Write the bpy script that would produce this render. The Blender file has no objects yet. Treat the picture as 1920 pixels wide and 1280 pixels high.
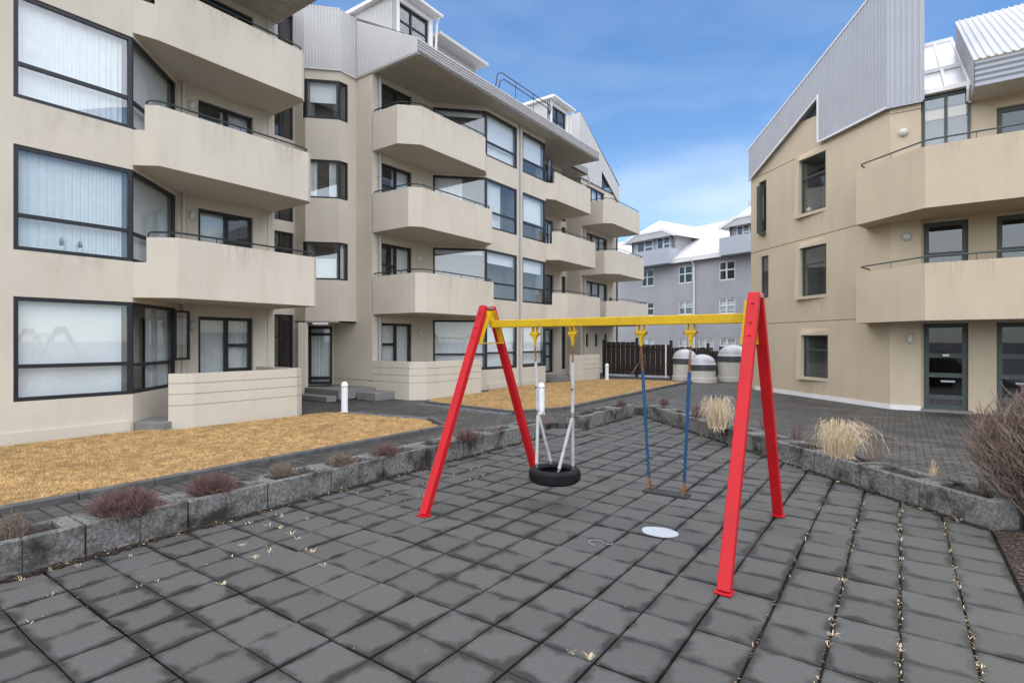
import bpy, bmesh, math, random
import numpy as np
from mathutils import Vector, Matrix
random.seed(7); rng = np.random.default_rng(7)
scene = bpy.context.scene
col = scene.collection

# ------------------------------------------------------------------ camera, world, sun, exposure
CAM_H = 2.05
HEAD = math.atan2(728, 1024)                       # heading of the lens, left of +Y
cd = bpy.data.cameras.new('camera'); cam = bpy.data.objects.new('camera', cd); col.objects.link(cam)
cd.sensor_width = 36; cd.lens = 36*1024/1920; cd.clip_start = .05; cd.clip_end = 3000
cam.location = (0, 0, CAM_H); cam.rotation_euler = (math.radians(90), 0, HEAD)
scene.camera = cam

SUN_DIR = Vector((.12, -.26, .96)).normalized()    # towards the sun
w = bpy.data.worlds.new('World'); scene.world = w; w.use_nodes = True
nt = w.node_tree; nt.nodes.clear()
def wn(t, **k):
    n = nt.nodes.new(t)
    for a, b in k.items(): setattr(n, a, b)
    return n
sky = wn('ShaderNodeTexSky', sky_type='NISHITA', sun_disc=False)
sky.sun_elevation = math.asin(SUN_DIR.z); sky.sun_rotation = math.atan2(SUN_DIR.x, SUN_DIR.y)
sky.air_density = 1.0; sky.dust_density = .3; sky.ozone_density = 3.0
tc = wn('ShaderNodeTexCoord'); mp = wn('ShaderNodeMapping'); mp.inputs['Scale'].default_value = (1.1, 1.1, 3.2)
mp.inputs['Location'].default_value = (.9, .55, .2)
ns = wn('ShaderNodeTexNoise'); ns.inputs['Scale'].default_value = 2.1; ns.inputs['Detail'].default_value = 6; ns.inputs['Roughness'].default_value = .52
ns.inputs['Distortion'].default_value = .35
rp = wn('ShaderNodeValToRGB'); rp.color_ramp.elements[0].position = .40; rp.color_ramp.elements[1].position = .66
rp.color_ramp.elements[0].color = (.03, .03, .03, 1)
mx = wn('ShaderNodeMix', data_type='RGBA'); mx.inputs[7].default_value = (4.7, 5.3, 6.1, 1)
bg = wn('ShaderNodeBackground'); bg.inputs['Strength'].default_value = .11
hs = wn('ShaderNodeHueSaturation'); hs.inputs['Saturation'].default_value = 1.16
wo = wn('ShaderNodeOutputWorld')
L = nt.links.new
L(tc.outputs['Generated'], mp.inputs[0]); L(mp.outputs[0], ns.inputs['Vector']); L(ns.outputs['Fac'], rp.inputs[0])
sx = wn('ShaderNodeSeparateXYZ'); L(tc.outputs['Generated'], sx.inputs[0])
hz = wn('ShaderNodeMapRange'); hz.inputs[1].default_value = .42; hz.inputs[2].default_value = .12; hz.inputs[3].default_value = .16; hz.inputs[4].default_value = .85; L(sx.outputs[2], hz.inputs[0])
mm_ = wn('ShaderNodeMath', operation='MULTIPLY'); L(rp.outputs[0], mm_.inputs[0]); L(hz.outputs[0], mm_.inputs[1]); L(mm_.outputs[0], mx.inputs[0])
L(sky.outputs[0], mx.inputs[6]); L(mx.outputs[2], hs.inputs['Color']); L(hs.outputs[0], bg.inputs[0]); L(bg.outputs[0], wo.inputs[0])

sd = bpy.data.lights.new('sun', 'SUN'); sd.energy = 3.3; sd.angle = math.radians(140); sd.color = (1, .935, .84)
so = bpy.data.objects.new('sun', sd); col.objects.link(so)
so.rotation_euler = (-SUN_DIR).to_track_quat('-Z', 'Y').to_euler(); so.location = (5, -5, 30)
vs = scene.view_settings; vs.view_transform = 'Standard'; vs.look = 'None'; vs.exposure = .9; vs.gamma = 1

# ------------------------------------------------------------------ helpers
SN, CS = math.sin(HEAD), math.cos(HEAD)
def ray(px, py):
    x = (px-960)/1024; return Vector((CS*x-SN, SN*x+CS, (640-py)/1024))
def on_z(px, py, z=0.0):
    r = ray(px, py); t = (z-CAM_H)/r.z; return Vector((r.x*t, r.y*t, z))
def on_plane(px, py, q, n):
    r = ray(px, py); o = Vector((0, 0, CAM_H)); t = (Vector(q)-o).dot(Vector(n))/r.dot(Vector(n)); return o+r*t
def on_x(px, py, X): return on_plane(px, py, (X, 0, 0), (1, 0, 0))
def on_y(px, py, Y): return on_plane(px, py, (0, Y, 0), (0, 1, 0))

MATS = {}
def mat(name, color, rough=.7, var=.08, scale=3.0, bump=0, bscale=60, metal=0, spec=.4, detail=5, stain=None, streak=False, coat=0):
    if name in MATS: return MATS[name]
    m = bpy.data.materials.new(name); m.use_nodes = True; t = m.node_tree; b = t.nodes['Principled BSDF']
    b.inputs['Roughness'].default_value = rough; b.inputs['Metallic'].default_value = metal
    b.inputs['Specular IOR Level'].default_value = spec; b.inputs['Coat Weight'].default_value = coat
    N = t.nodes.new; K = t.links.new
    g = N('ShaderNodeNewGeometry')
    n = N('ShaderNodeTexNoise'); n.inputs['Scale'].default_value = scale; n.inputs['Detail'].default_value = detail
    K(g.outputs['Position'], n.inputs['Vector'])
    r = N('ShaderNodeValToRGB'); e = r.color_ramp.elements
    e[0].position = .3; e[1].position = .7
    e[0].color = tuple(c*(1-var) for c in color)+(1,); e[1].color = tuple(min(1, c*(1+var)) for c in color)+(1,)
    K(n.outputs['Fac'], r.inputs[0]); out = r.outputs[0]
    if stain:
        sc, amount, scol = stain
        mpn = N('ShaderNodeMapping'); mpn.inputs['Scale'].default_value = (1, 1, .18 if streak else 1)
        K(g.outputs['Position'], mpn.inputs[0])
        n2 = N('ShaderNodeTexNoise'); n2.inputs['Scale'].default_value = sc; n2.inputs['Detail'].default_value = 7; n2.inputs['Roughness'].default_value = .65
        K(mpn.outputs[0], n2.inputs['Vector'])
        r2 = N('ShaderNodeValToRGB'); r2.color_ramp.elements[0].position = .46 if amount > .8 else .5; r2.color_ramp.elements[1].position = .62 if amount > .8 else .74
        r2.color_ramp.elements[1].color = (amount,)*3+(1,)
        K(n2.outputs['Fac'], r2.inputs[0])
        mm = N('ShaderNodeMix'); mm.data_type = 'RGBA'; mm.inputs[7].default_value = tuple(scol)+(1,)
        K(r2.outputs[0], mm.inputs[0]); K(out, mm.inputs[6]); out = mm.outputs[2]
    K(out, b.inputs['Base Color'])
    if bump:
        n3 = N('ShaderNodeTexNoise'); n3.inputs['Scale'].default_value = bscale; n3.inputs['Detail'].default_value = 4
        K(g.outputs['Position'], n3.inputs['Vector'])
        bp = N('ShaderNodeBump'); bp.inputs['Strength'].default_value = bump; bp.inputs['Distance'].default_value = .02
        K(n3.outputs['Fac'], bp.inputs['Height']); K(bp.outputs[0], b.inputs['Normal'])
    MATS[name] = m; return m

M_WALL = mat('cream_render', (.57, .515, .43), .85, .05, .8, .15, 90, stain=(3.4, .38, (.46, .40, .31)), streak=True)
M_TAN = mat('tan_render', (.51, .425, .31), .85, .06, .7, .15, 80, stain=(2.2, .4, (.40, .32, .225)), streak=True)
M_CLAD = mat('painted_corrugated_steel', (.50, .49, .485), .5, .04, 1.5, stain=(1.5, .2, (.45, .44, .42)), streak=True)
M_CLADR = mat('pale_grey_corrugated_steel', (.37, .385, .41), .5, .04, 1.5, stain=(1.5, .2, (.4, .4, .41)), streak=True)
M_SOFF = mat('soffit_board', (.50, .47, .42), .6, .06, 2)
M_TRIM = mat('white_trim', (.74, .73, .71), .5, .05, 2)
M_FRAME = mat('black_frame', (.018, .018, .022), .4, .1, 5)
M_GFRAME = mat('green_grey_frame', (.058, .074, .068), .5, .12, 5)
M_RAIL = mat('rail_paint', (.02, .03, .032), .35, .1, 5)
M_PIPE = mat('downpipe_grey', (.42, .43, .45), .45, .06, 3)
M_PIPEC = mat('downpipe_cream', (.56, .5, .42), .6, .05, 3)
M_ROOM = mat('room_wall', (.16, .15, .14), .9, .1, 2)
M_CURT = mat('curtain_cloth', (.70, .71, .70), .9, .05, 6)
M_BLIND = mat('roller_blind', (.80, .81, .81), .8, .04, 1.5)
M_LAMP = mat('lamp_shell', (.55, .55, .53), .4, .05, 6)
M_DARKDOOR = mat('dark_door_panel', (.045, .04, .042), .4, .2, 8)
M_GREYRENDER = mat('lilac_grey_render', (.39, .385, .40), .9, .07, .6, .15, 30, stain=(.7, .35, (.26, .26, .30)), streak=True)
M_GREYPANEL = mat('pale_grey_panel', (.40, .42, .47), .6, .03, 1)
M_WROOF = mat('white_roof_sheet', (.66, .66, .67), .5, .03, 1)
M_WFRAME = mat('white_window_frame', (.72, .72, .72), .5, .03, 3)
M_FENCE = mat('dark_stained_wood', (.024, .015, .010), .75, .35, 6, .3, 40)
M_RED = mat('red_paint', (.46, .008, .014), .45, .10, 4, .08, 60, spec=.25, stain=(7, .6, (.36, .02, .022)))
M_YEL = mat('yellow_paint', (.56, .35, .006), .5, .08, 6, .08, 60, spec=.25, stain=(7, .7, (.36, .22, .02)))
M_STEEL = mat('galvanised_steel', (.35, .36, .37), .4, .15, 20, metal=.7)
M_RUST = mat('rusty_chain', (.24, .12, .05), .8, .4, 90, metal=.3)
M_BLUE = mat('blue_sleeve', (.006, .058, .15), .5, .15, 12, stain=(14, .5, (.012, .11, .25)))
M_SLEEVE = mat('white_sleeve', (.43, .43, .42), .55, .1, 9, stain=(10, .7, (.22, .21, .20)))
M_TYRE = mat('black_rubber', (.009, .009, .0095), .75, .3, 14, .3, 60, spec=.22)
M_SEAT = mat('dark_rubber_seat', (.022, .022, .023), .7, .15, 14)
M_CONC = mat('planter_concrete', (.17, .168, .16), .92, .5, 28, 1.0, 70, stain=(2.1, .96, (.022, .021, .017)), detail=10)
M_MOSS = mat('mossy_concrete', (.16, .16, .13), .95, .3, 6, .6, 50, stain=(2.3, .8, (.085, .085, .03)), detail=8)
M_SOIL = mat('dark_soil', (.035, .026, .02), .95, .5, 22, .9, 70)
M_KERB = mat('dark_kerb_stone', (.09, .09, .09), .9, .3, 6, .5, 40, stain=(3, .6, (.04, .04, .035)))
M_STONE = mat('step_concrete', (.20, .195, .185), .9, .15, 5, .4, 40)
M_GRAVEL = mat('grey_gravel', (.16, .165, .17), .95, .6, 45, 1, 60)
M_TWIG = mat('red_brown_twig', (.15, .085, .075), .85, .35, 15)
M_TWIG2 = mat('grey_brown_twig', (.20, .15, .12), .85, .35, 15)
M_STRAW = mat('dry_straw', (.60, .49, .33), .8, .25, 12)
M_LAWNB = mat('dry_lawn_base', (.26, .17, .075), .95, .3, 6, .8, 80)
M_BLADE = mat('dry_grass_blade', (.56, .375, .165), .9, .42, 7, detail=9, stain=(1.6, .75, (.30, .20, .085)))
M_WHITEP = mat('white_bollard_paint', (.76, .76, .78), .4, .04, 5)
M_WOODBOX = mat('cream_rooflight_base', (.56, .53, .47), .8, .05, 2, stain=(2, .3, (.36, .33, .28)), streak=True)
M_MESH = mat('grey_louvre', (.13, .135, .14), .5, .2, 20)
M_LITTER = mat('dry_leaf_litter', (.27, .20, .11), .9, .4, 30)
M_SPLINT = mat('weathered_plank', (.23, .18, .13), .9, .3, 12)

def glass(name, tint, ior=1.7, rough=.0):
    m = bpy.data.materials.new(name); m.use_nodes = True; t = m.node_tree; t.nodes.clear()
    N = t.nodes.new; K = t.links.new
    tr = N('ShaderNodeBsdfTransparent'); tr.inputs[0].default_value = tint+(1,)
    gl = N('ShaderNodeBsdfGlossy'); gl.inputs['Roughness'].default_value = rough; gl.inputs[0].default_value = (.95, .97, 1, 1)
    lw = N('ShaderNodeLayerWeight'); lw.inputs[0].default_value = .5
    f0 = ((ior-1)/(ior+1))**2
    pw = N('ShaderNodeMath'); pw.operation = 'POWER'; pw.inputs[1].default_value = 4.5; K(lw.outputs['Facing'], pw.inputs[0])
    f = N('ShaderNodeMapRange'); f.inputs[3].default_value = f0; f.inputs[4].default_value = 1; K(pw.outputs[0], f.inputs[0])
    n = N('ShaderNodeTexNoise'); n.inputs['Scale'].default_value = .9
    g = N('ShaderNodeNewGeometry'); K(g.outputs['Position'], n.inputs['Vector'])
    bp = N('ShaderNodeBump'); bp.inputs['Strength'].default_value = .06; bp.inputs['Distance'].default_value = .02
    K(n.outputs['Fac'], bp.inputs['Height']); K(bp.outputs[0], gl.inputs['Normal'])
    mixs = N('ShaderNodeMixShader'); o = N('ShaderNodeOutputMaterial')
    K(f.outputs[0], mixs.inputs[0]); K(tr.outputs[0], mixs.inputs[1]); K(gl.outputs[0], mixs.inputs[2]); K(mixs.outputs[0], o.inputs[0])
    return m
M_GLASS = glass('window_glass', (.96, .98, .985), 1.75)
M_GLASSD = glass('dark_glass', (.45, .48, .48), 1.7)
M_DOME = glass('acrylic_dome', (.80, .80, .80), 1.6, .25)
M_FROST = mat('frosted_dome', (.42, .43, .45), .25, .04, 2, spec=.6)

def slab_material():
    m = bpy.data.materials.new('wet_grey_slab'); m.use_nodes = True; t = m.node_tree; b = t.nodes['Principled BSDF']
    N = t.nodes.new; K = t.links.new
    def mth(op, a, bb=None):
        n = N('ShaderNodeMath'); n.operation = op
        for i, v in enumerate((a, bb)):
            if v is None: continue
            if isinstance(v, (int, float)): n.inputs[i].default_value = v
            else: K(v, n.inputs[i])
        return n.outputs[0]
    uv = N('ShaderNodeUVMap'); uv.uv_map = 'UVMap'
    sp = N('ShaderNodeSeparateXYZ'); K(uv.outputs[0], sp.inputs[0])
    fx = mth('FRACT', sp.outputs[0]); fy = mth('FRACT', sp.outputs[1])
    ed = mth('MINIMUM', mth('MINIMUM', fx, mth('SUBTRACT', 1, fx)), mth('MINIMUM', fy, mth('SUBTRACT', 1, fy)))
    g = N('ShaderNodeNewGeometry'); oi = N('ShaderNodeObjectInfo')
    n1 = N('ShaderNodeTexNoise'); n1.inputs['Scale'].default_value = 4.5; n1.inputs['Detail'].default_value = 5
    K(g.outputs['Position'], n1.inputs['Vector'])
    n2 = N('ShaderNodeTexNoise'); n2.inputs['Scale'].default_value = .55; n2.inputs['Detail'].default_value = 3
    K(g.outputs['Position'], n2.inputs['Vector'])
    n3 = N('ShaderNodeTexNoise'); n3.inputs['Scale'].default_value = 130; n3.inputs['Detail'].default_value = 3
    K(g.outputs['Position'], n3.inputs['Vector'])
    v = mth('ADD', ed, mth('MULTIPLY', mth('SUBTRACT', n1.outputs['Fac'], .5), .55))
    geo_r = N('ShaderNodeNewGeometry'); isl = geo_r.outputs['Random Per Island']
    v = mth('ADD', v, mth('MULTIPLY', mth('SUBTRACT', isl, .5), .20))
    v = mth('ADD', v, mth('MULTIPLY', mth('SUBTRACT', n2.outputs['Fac'], .5), .35))
    dry = N('ShaderNodeMapRange'); dry.inputs[1].default_value = .02; dry.inputs[2].default_value = .20; dry.interpolation_type = 'SMOOTHSTEP'; K(v, dry.inputs[0])
    drym = dry.outputs[0]
    # dry and damp stone, moss towards the right bed
    c1 = N('ShaderNodeMix'); c1.data_type = 'RGBA'; c1.inputs[6].default_value = (.022, .022, .0215, 1); c1.inputs[7].default_value = (.074, .073, .071, 1); K(drym, c1.inputs[0])
    n6 = N('ShaderNodeTexNoise'); n6.inputs['Scale'].default_value = 38; n6.inputs['Detail'].default_value = 6; n6.inputs['Roughness'].default_value = .75; K(g.outputs['Position'], n6.inputs['Vector'])
    tone = mth('ADD', .06, mth('ADD', mth('MULTIPLY', isl, .62), mth('ADD', mth('MULTIPLY', n3.outputs['Fac'], .5), mth('MULTIPLY', n6.outputs['Fac'], .75))))
    c2 = N('ShaderNodeMix'); c2.data_type = 'RGBA'; c2.blend_type = 'MULTIPLY'; c2.inputs[0].default_value = 1
    cb = N('ShaderNodeCombineXYZ'); [K(tone, cb.inputs[i]) for i in range(3)]
    K(c1.outputs[2], c2.inputs[6]); K(cb.outputs[0], c2.inputs[7])
    px = N('ShaderNodeSeparateXYZ'); K(g.outputs['Position'], px.inputs[0])
    ms = N('ShaderNodeMapRange'); ms.inputs[1].default_value = -.3; ms.inputs[2].default_value = 2.2; K(px.outputs[0], ms.inputs[0])
    n5 = N('ShaderNodeTexNoise'); n5.inputs['Scale'].default_value = 1.3; n5.inputs['Detail'].default_value = 6; K(g.outputs['Position'], n5.inputs['Vector'])
    mf = mth('MULTIPLY', mth('MULTIPLY', ms.outputs[0], n5.outputs['Fac']), .75)
    c3 = N('ShaderNodeMix'); c3.data_type = 'RGBA'; c3.inputs[7].default_value = (.092, .098, .058, 1); K(mf, c3.inputs[0]); K(c2.outputs[2], c3.inputs[6])
    # pale scuffs
    n4 = N('ShaderNodeTexNoise'); n4.inputs['Scale'].default_value = 2.6; n4.inputs['Detail'].default_value = 9; n4.inputs['Roughness'].default_value = .7
    K(g.outputs['Position'], n4.inputs['Vector'])
    sc = N('ShaderNodeMapRange'); sc.inputs[1].default_value = .66; sc.inputs[2].default_value = .78; sc.inputs[4].default_value = .5; K(n4.outputs['Fac'], sc.inputs[0])
    c4 = N('ShaderNodeMix'); c4.data_type = 'RGBA'; c4.inputs[7].default_value = (.2, .2, .2, 1); K(sc.outputs[0], c4.inputs[0]); K(c3.outputs[2], c4.inputs[6])
    K(c4.outputs[2], b.inputs['Base Color'])
    rr = N('ShaderNodeMapRange'); rr.inputs[3].default_value = .55; rr.inputs[4].default_value = .82; K(drym, rr.inputs[0]); K(rr.outputs[0], b.inputs['Roughness'])
    b.inputs['Specular IOR Level'].default_value = .28
    bp = N('ShaderNodeBump'); bp.inputs['Strength'].default_value = .5; bp.inputs['Distance'].default_value = .004
    K(n3.outputs['Fac'], bp.inputs['Height']); K(bp.outputs[0], b.inputs['Normal'])
    return m
M_SLAB = slab_material()

def paver_material():
    m = bpy.data.materials.new('dark_block_paving'); m.use_nodes = True; t = m.node_tree; b = t.nodes['Principled BSDF']
    N = t.nodes.new; K = t.links.new
    g = N('ShaderNodeNewGeometry'); mpn = N('ShaderNodeMapping'); K(g.outputs['Position'], mpn.inputs[0])
    br = N('ShaderNodeTexBrick'); K(mpn.outputs[0], br.inputs['Vector'])
    br.inputs['Scale'].default_value = 1; br.inputs['Brick Width'].default_value = .22; br.inputs['Row Height'].default_value = .16
    br.inputs['Mortar Size'].default_value = .014; br.inputs['Mortar Smooth'].default_value = .4
    br.inputs['Color1'].default_value = (.042, .041, .04, 1); br.inputs['Color2'].default_value = (.088, .085, .08, 1); br.inputs['Mortar'].default_value = (.012, .012, .009, 1)
    n = N('ShaderNodeTexNoise'); n.inputs['Scale'].default_value = 1.4; n.inputs['Detail'].default_value = 8; K(g.outputs['Position'], n.inputs['Vector'])
    r = N('ShaderNodeValToRGB'); r.color_ramp.elements[0].color = (.5, .5, .5, 1); r.color_ramp.elements[1].color = (1.25, 1.22, 1.15, 1)
    r.color_ramp.elements[0].position = .3; r.color_ramp.elements[1].position = .7; K(n.outputs['Fac'], r.inputs[0])
    mm = N('ShaderNodeMix'); mm.data_type = 'RGBA'; mm.blend_type = 'MULTIPLY'; mm.inputs[0].default_value = 1
    K(br.outputs['Color'], mm.inputs[6]); K(r.outputs[0], mm.inputs[7]); K(mm.outputs[2], b.inputs['Base Color'])
    b.inputs['Roughness'].default_value = .6
    bp = N('ShaderNodeBump'); bp.inputs['Strength'].default_value = .8; bp.inputs['Distance'].default_value = .01; bp.invert = True
    K(br.outputs['Fac'], bp.inputs['Height']); K(bp.outputs[0], b.inputs['Normal'])
    return m
M_PAVE = paver_material()

def puddle_material():
    m = bpy.data.materials.new('pale_puddle'); m.use_nodes = True; b = m.node_tree.nodes['Principled BSDF']
    b.inputs['Base Color'].default_value = (.46, .47, .49, 1); b.inputs['Roughness'].default_value = .12; b.inputs['Specular IOR Level'].default_value = .6  # pale even base colour with low roughness
    return m
M_PUDDLE = puddle_material()

def world_loc(o):
    v = Vector((0, 0, 0))
    while o is not None: v += o.location; o = o.parent
    return v

class MB:
    """collects faces in world coordinates; build() links them as one mesh object"""
    def __init__(s): s.v = []; s.f = []; s.uv = {}
    def add(s, vs, fs):
        b = len(s.v); s.v += [tuple(p) for p in vs]; s.f += [tuple(i+b for i in f) for f in fs]; return s
    def quad(s, *p): return s.add(p, [tuple(range(len(p)))])
    def box(s, c, sz, rz=0, R=None):
        hx, hy, hz = [a/2 for a in sz]; M = R if R is not None else Matrix.Rotation(rz, 3, 'Z')
        P = [Vector(c)+M @ Vector((x, y, z)) for x in (-hx, hx) for y in (-hy, hy) for z in (-hz, hz)]
        return s.add(P, [(0, 1, 3, 2), (4, 6, 7, 5), (0, 4, 5, 1), (2, 3, 7, 6), (0, 2, 6, 4), (1, 5, 7, 3)])
    def cbox(s, c, sz, ch, rz=0, R=None):
        """box with chamfered edges round its top and bottom"""
        hx, hy, hz = [a/2 for a in sz]; M = R if R is not None else Matrix.Rotation(rz, 3, 'Z')
        rings = [(-hz, ch), (-hz+ch, 0), (hz-ch, 0), (hz, ch)]; P = []
        for z, k in rings:
            a, b2 = hx-k, hy-k; q = ch*.7
            P += [(a-q, -b2, z), (a, -b2+q, z), (a, b2-q, z), (a-q, b2, z), (-a+q, b2, z), (-a, b2-q, z), (-a, -b2+q, z), (-a+q, -b2, z)]
        P = [Vector(c)+M @ Vector(p) for p in P]; F = [tuple(range(7, -1, -1)), tuple(range(24, 32))]
        for r in range(3):
            for i in range(8): F.append((r*8+i, r*8+(i+1) % 8, r*8+8+(i+1) % 8, r*8+8+i))
        return s.add(P, F)
    def beam(s, p, q, wx, wy, up=(0, 0, 1), ch=0):
        p, q = Vector(p), Vector(q); d = (q-p); Ln = d.length; z = d.normalized()
        x = Vector(up).cross(z)
        if x.length < 1e-4: x = Vector((1, 0, 0)).cross(z)
        x.normalize(); y = z.cross(x); M = Matrix((x, y, z)).transposed()
        return (s.cbox if ch else s.box)((p+q)/2, (wx, wy, Ln), *((ch,) if ch else ()), R=M)
    def prism(s, poly, z0, z1):
        n = len(poly); P = [(x, y, z0) for x, y in poly]+[(x, y, z1) for x, y in poly]
        a = sum(poly[i][0]*poly[(i+1) % n][1]-poly[(i+1) % n][0]*poly[i][1] for i in range(n))
        F = [tuple(range(n-1, -1, -1)), tuple(range(n, 2*n))]+[(i, (i+1) % n, (i+1) % n+n, i+n) for i in range(n)]
        if a < 0: F = [f[::-1] for f in F]
        return s.add(P, F)
    def tube(s, pts, r, n=6, cap=True, closed=False):
        pts = [Vector(p) for p in pts]; m = len(pts); P = []; prev = None
        for i, p in enumerate(pts):
            a = pts[(i-1) % m] if (closed or i > 0) else p; b = pts[(i+1) % m] if (closed or i < m-1) else p
            d = (b-a).normalized()
            if prev is None:
                x = d.cross(Vector((0, 0, 1)))
                if x.length < 1e-3: x = d.cross(Vector((1, 0, 0)))
            else: x = prev-d*prev.dot(d)
            x.normalize(); y = d.cross(x); prev = x
            rr = r[i] if isinstance(r, (list, tuple)) else r
            P += [p+(x*math.cos(2*math.pi*k/n)+y*math.sin(2*math.pi*k/n))*rr for k in range(n)]
        F = []
        for i in range(m if closed else m-1):
            j = (i+1) % m
            for k in range(n): F.append((i*n+k, i*n+(k+1) % n, j*n+(k+1) % n, j*n+k))
        if cap and not closed: F += [tuple(range(n-1, -1, -1)), tuple((m-1)*n+k for k in range(n))]
        return s.add(P, F)
    def lathe(s, prof, c, n=24):
        P = [(c[0]+r*math.cos(2*math.pi*k/n), c[1]+r*math.sin(2*math.pi*k/n), c[2]+z) for r, z in prof for k in range(n)]
        F = [(i*n+k, i*n+(k+1) % n, (i+1)*n+(k+1) % n, (i+1)*n+k) for i in range(len(prof)-1) for k in range(n)]
        return s.add(P, F)
    def build(s, name, material, parent=None, loc=None, smooth=False):
        org = world_loc(parent) if parent else Vector(loc or (0, 0, 0))
        me = bpy.data.meshes.new(name); me.from_pydata([(x-org.x, y-org.y, z-org.z) for x, y, z in s.v], [], s.f)
        me.materials.append(material); me.update()
        if smooth:
            for p in me.polygons: p.use_smooth = True
        o = bpy.data.objects.new(name, me); col.objects.link(o)
        if parent: o.parent = parent
        else: o.location = org
        return o

def tag(o, label=None, cat=None, group=None, kind=None):
    if label: o['label'] = label
    if cat: o['category'] = cat
    if group: o['group'] = group
    if kind: o['kind'] = kind
    return o
def thing(name, loc, label, cat, group=None):
    o = bpy.data.objects.new(name, None); col.objects.link(o); o.location = loc; o.empty_display_size = .2
    return tag(o, label, cat, group)
def copy_tree(o, parent=None):
    c = o.copy(); col.objects.link(c)
    if parent: c.parent = parent
    for ch in list(o.children): copy_tree(ch, c)
    return c

# ------------------------------------------------------------------ wall, window, balcony builders
class Fr:
    """frame on a wall line a->b (left to right seen from outside): P(u, w, z), w outward"""
    def __init__(s, a, b):
        s.a = Vector((a[0], a[1])); d = Vector((b[0], b[1]))-s.a; s.L = d.length; s.d = d.normalized(); s.n = Vector((s.d.y, -s.d.x))
    def P(s, u, wd, z):
        q = s.a+s.d*u+s.n*wd; return Vector((q.x, q.y, z))
    def box(s, mb, u0, u1, w0, w1, z0, z1):
        P = [s.P(u, wd, z) for u in (u0, u1) for wd in (w0, w1) for z in (z0, z1)]
        return mb.add(P, [(0, 2, 3, 1), (4, 5, 7, 6), (0, 1, 5, 4), (2, 6, 7, 3), (0, 4, 6, 2), (1, 3, 7, 5)])

def wall(parent, a, b, z0, z1, ops=(), t=.22, m=None, name='wall', grooves=()):
    f = Fr(a, b); mb = MB()
    us = sorted({0, f.L, *[o[0] for o in ops], *[o[1] for o in ops]}); zs = sorted({z0, z1, *[o[2] for o in ops], *[o[3] for o in ops]})
    gz = [g for g in grooves if z0 < g < z1]
    zs = sorted({*zs, *[g-.014 for g in gz], *[g+.014 for g in gz]})
    us = [u for u in us if 0 <= u <= f.L]; zs = [z for z in zs if z0 <= z <= z1]
    for i in range(len(us)-1):
        for j in range(len(zs)-1):
            u0, u1, a0, a1 = us[i], us[i+1], zs[j], zs[j+1]; um, zm = (u0+u1)/2, (a0+a1)/2
            if any(o[0] < um < o[1] and o[2] < zm < o[3] for o in ops): continue
            gr = any(abs(zm-g) < .013 for g in gz); wd = -.03 if gr else 0
            mb.quad(f.P(u0, wd, a0), f.P(u1, wd, a0), f.P(u1, wd, a1), f.P(u0, wd, a1))
            if gr:
                mb.quad(f.P(u0, 0, a0), f.P(u1, 0, a0), f.P(u1, -.03, a0), f.P(u0, -.03, a0))
                mb.quad(f.P(u0, -.03, a1), f.P(u1, -.03, a1), f.P(u1, 0, a1), f.P(u0, 0, a1))
            mb.quad(f.P(u1, -t, a0), f.P(u0, -t, a0), f.P(u0, -t, a1), f.P(u1, -t, a1))
    for u0, u1, a0, a1 in ops:
        for (p, q, r, s2) in (((u0, a0), (u0, a1), 0, 0), ((u1, a1), (u1, a0), 0, 0), ((u0, a1), (u1, a1), 0, 0), ((u1, a0), (u0, a0), 0, 0)):
            if p[0] == q[0] and (p[0] <= 1e-4 or p[0] >= f.L-1e-4): continue
            mb.quad(f.P(p[0], 0, p[1]), f.P(q[0], 0, q[1]), f.P(q[0], -t, q[1]), f.P(p[0], -t, p[1]))
    for u in (0, f.L):
        for a0, a1 in zip(zs[:-1], zs[1:]):
            if any((o[0] <= 1e-4 if u == 0 else o[1] >= f.L-1e-4) and o[2] < (a0+a1)/2 < o[3] for o in ops): continue
            mb.quad(f.P(u, 0, a0), f.P(u, -t, a0), f.P(u, -t, a1), f.P(u, 0, a1))
    for z in (z0, z1): mb.quad(f.P(0, 0, z), f.P(f.L, 0, z), f.P(f.L, -t, z), f.P(0, -t, z))
    return mb.build(name, m or M_WALL, parent)

def curtain_sheet(f, u0, u1, z0, z1, wd, amp=.013, pitch=.12):
    mb = MB(); n = max(6, int((u1-u0)/pitch*6)); k = random.random()*9
    for i in range(n):
        A = []
        for q in (i, i+1):
            u = u0+(u1-u0)*q/n; A.append((u, wd+amp*(.5+.5*math.sin(u*3.1+k*2))*math.sin(2*math.pi*(u/pitch)+k+2.2*math.sin(u*4+k))+.006*math.sin(u*97+k)))
        mb.quad(f.P(A[0][0], A[0][1], z0), f.P(A[1][0], A[1][1], z0), f.P(A[1][0], A[1][1]*.6+wd*.4, z1), f.P(A[0][0], A[0][1]*.6+wd*.4, z1))
    return mb

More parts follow.
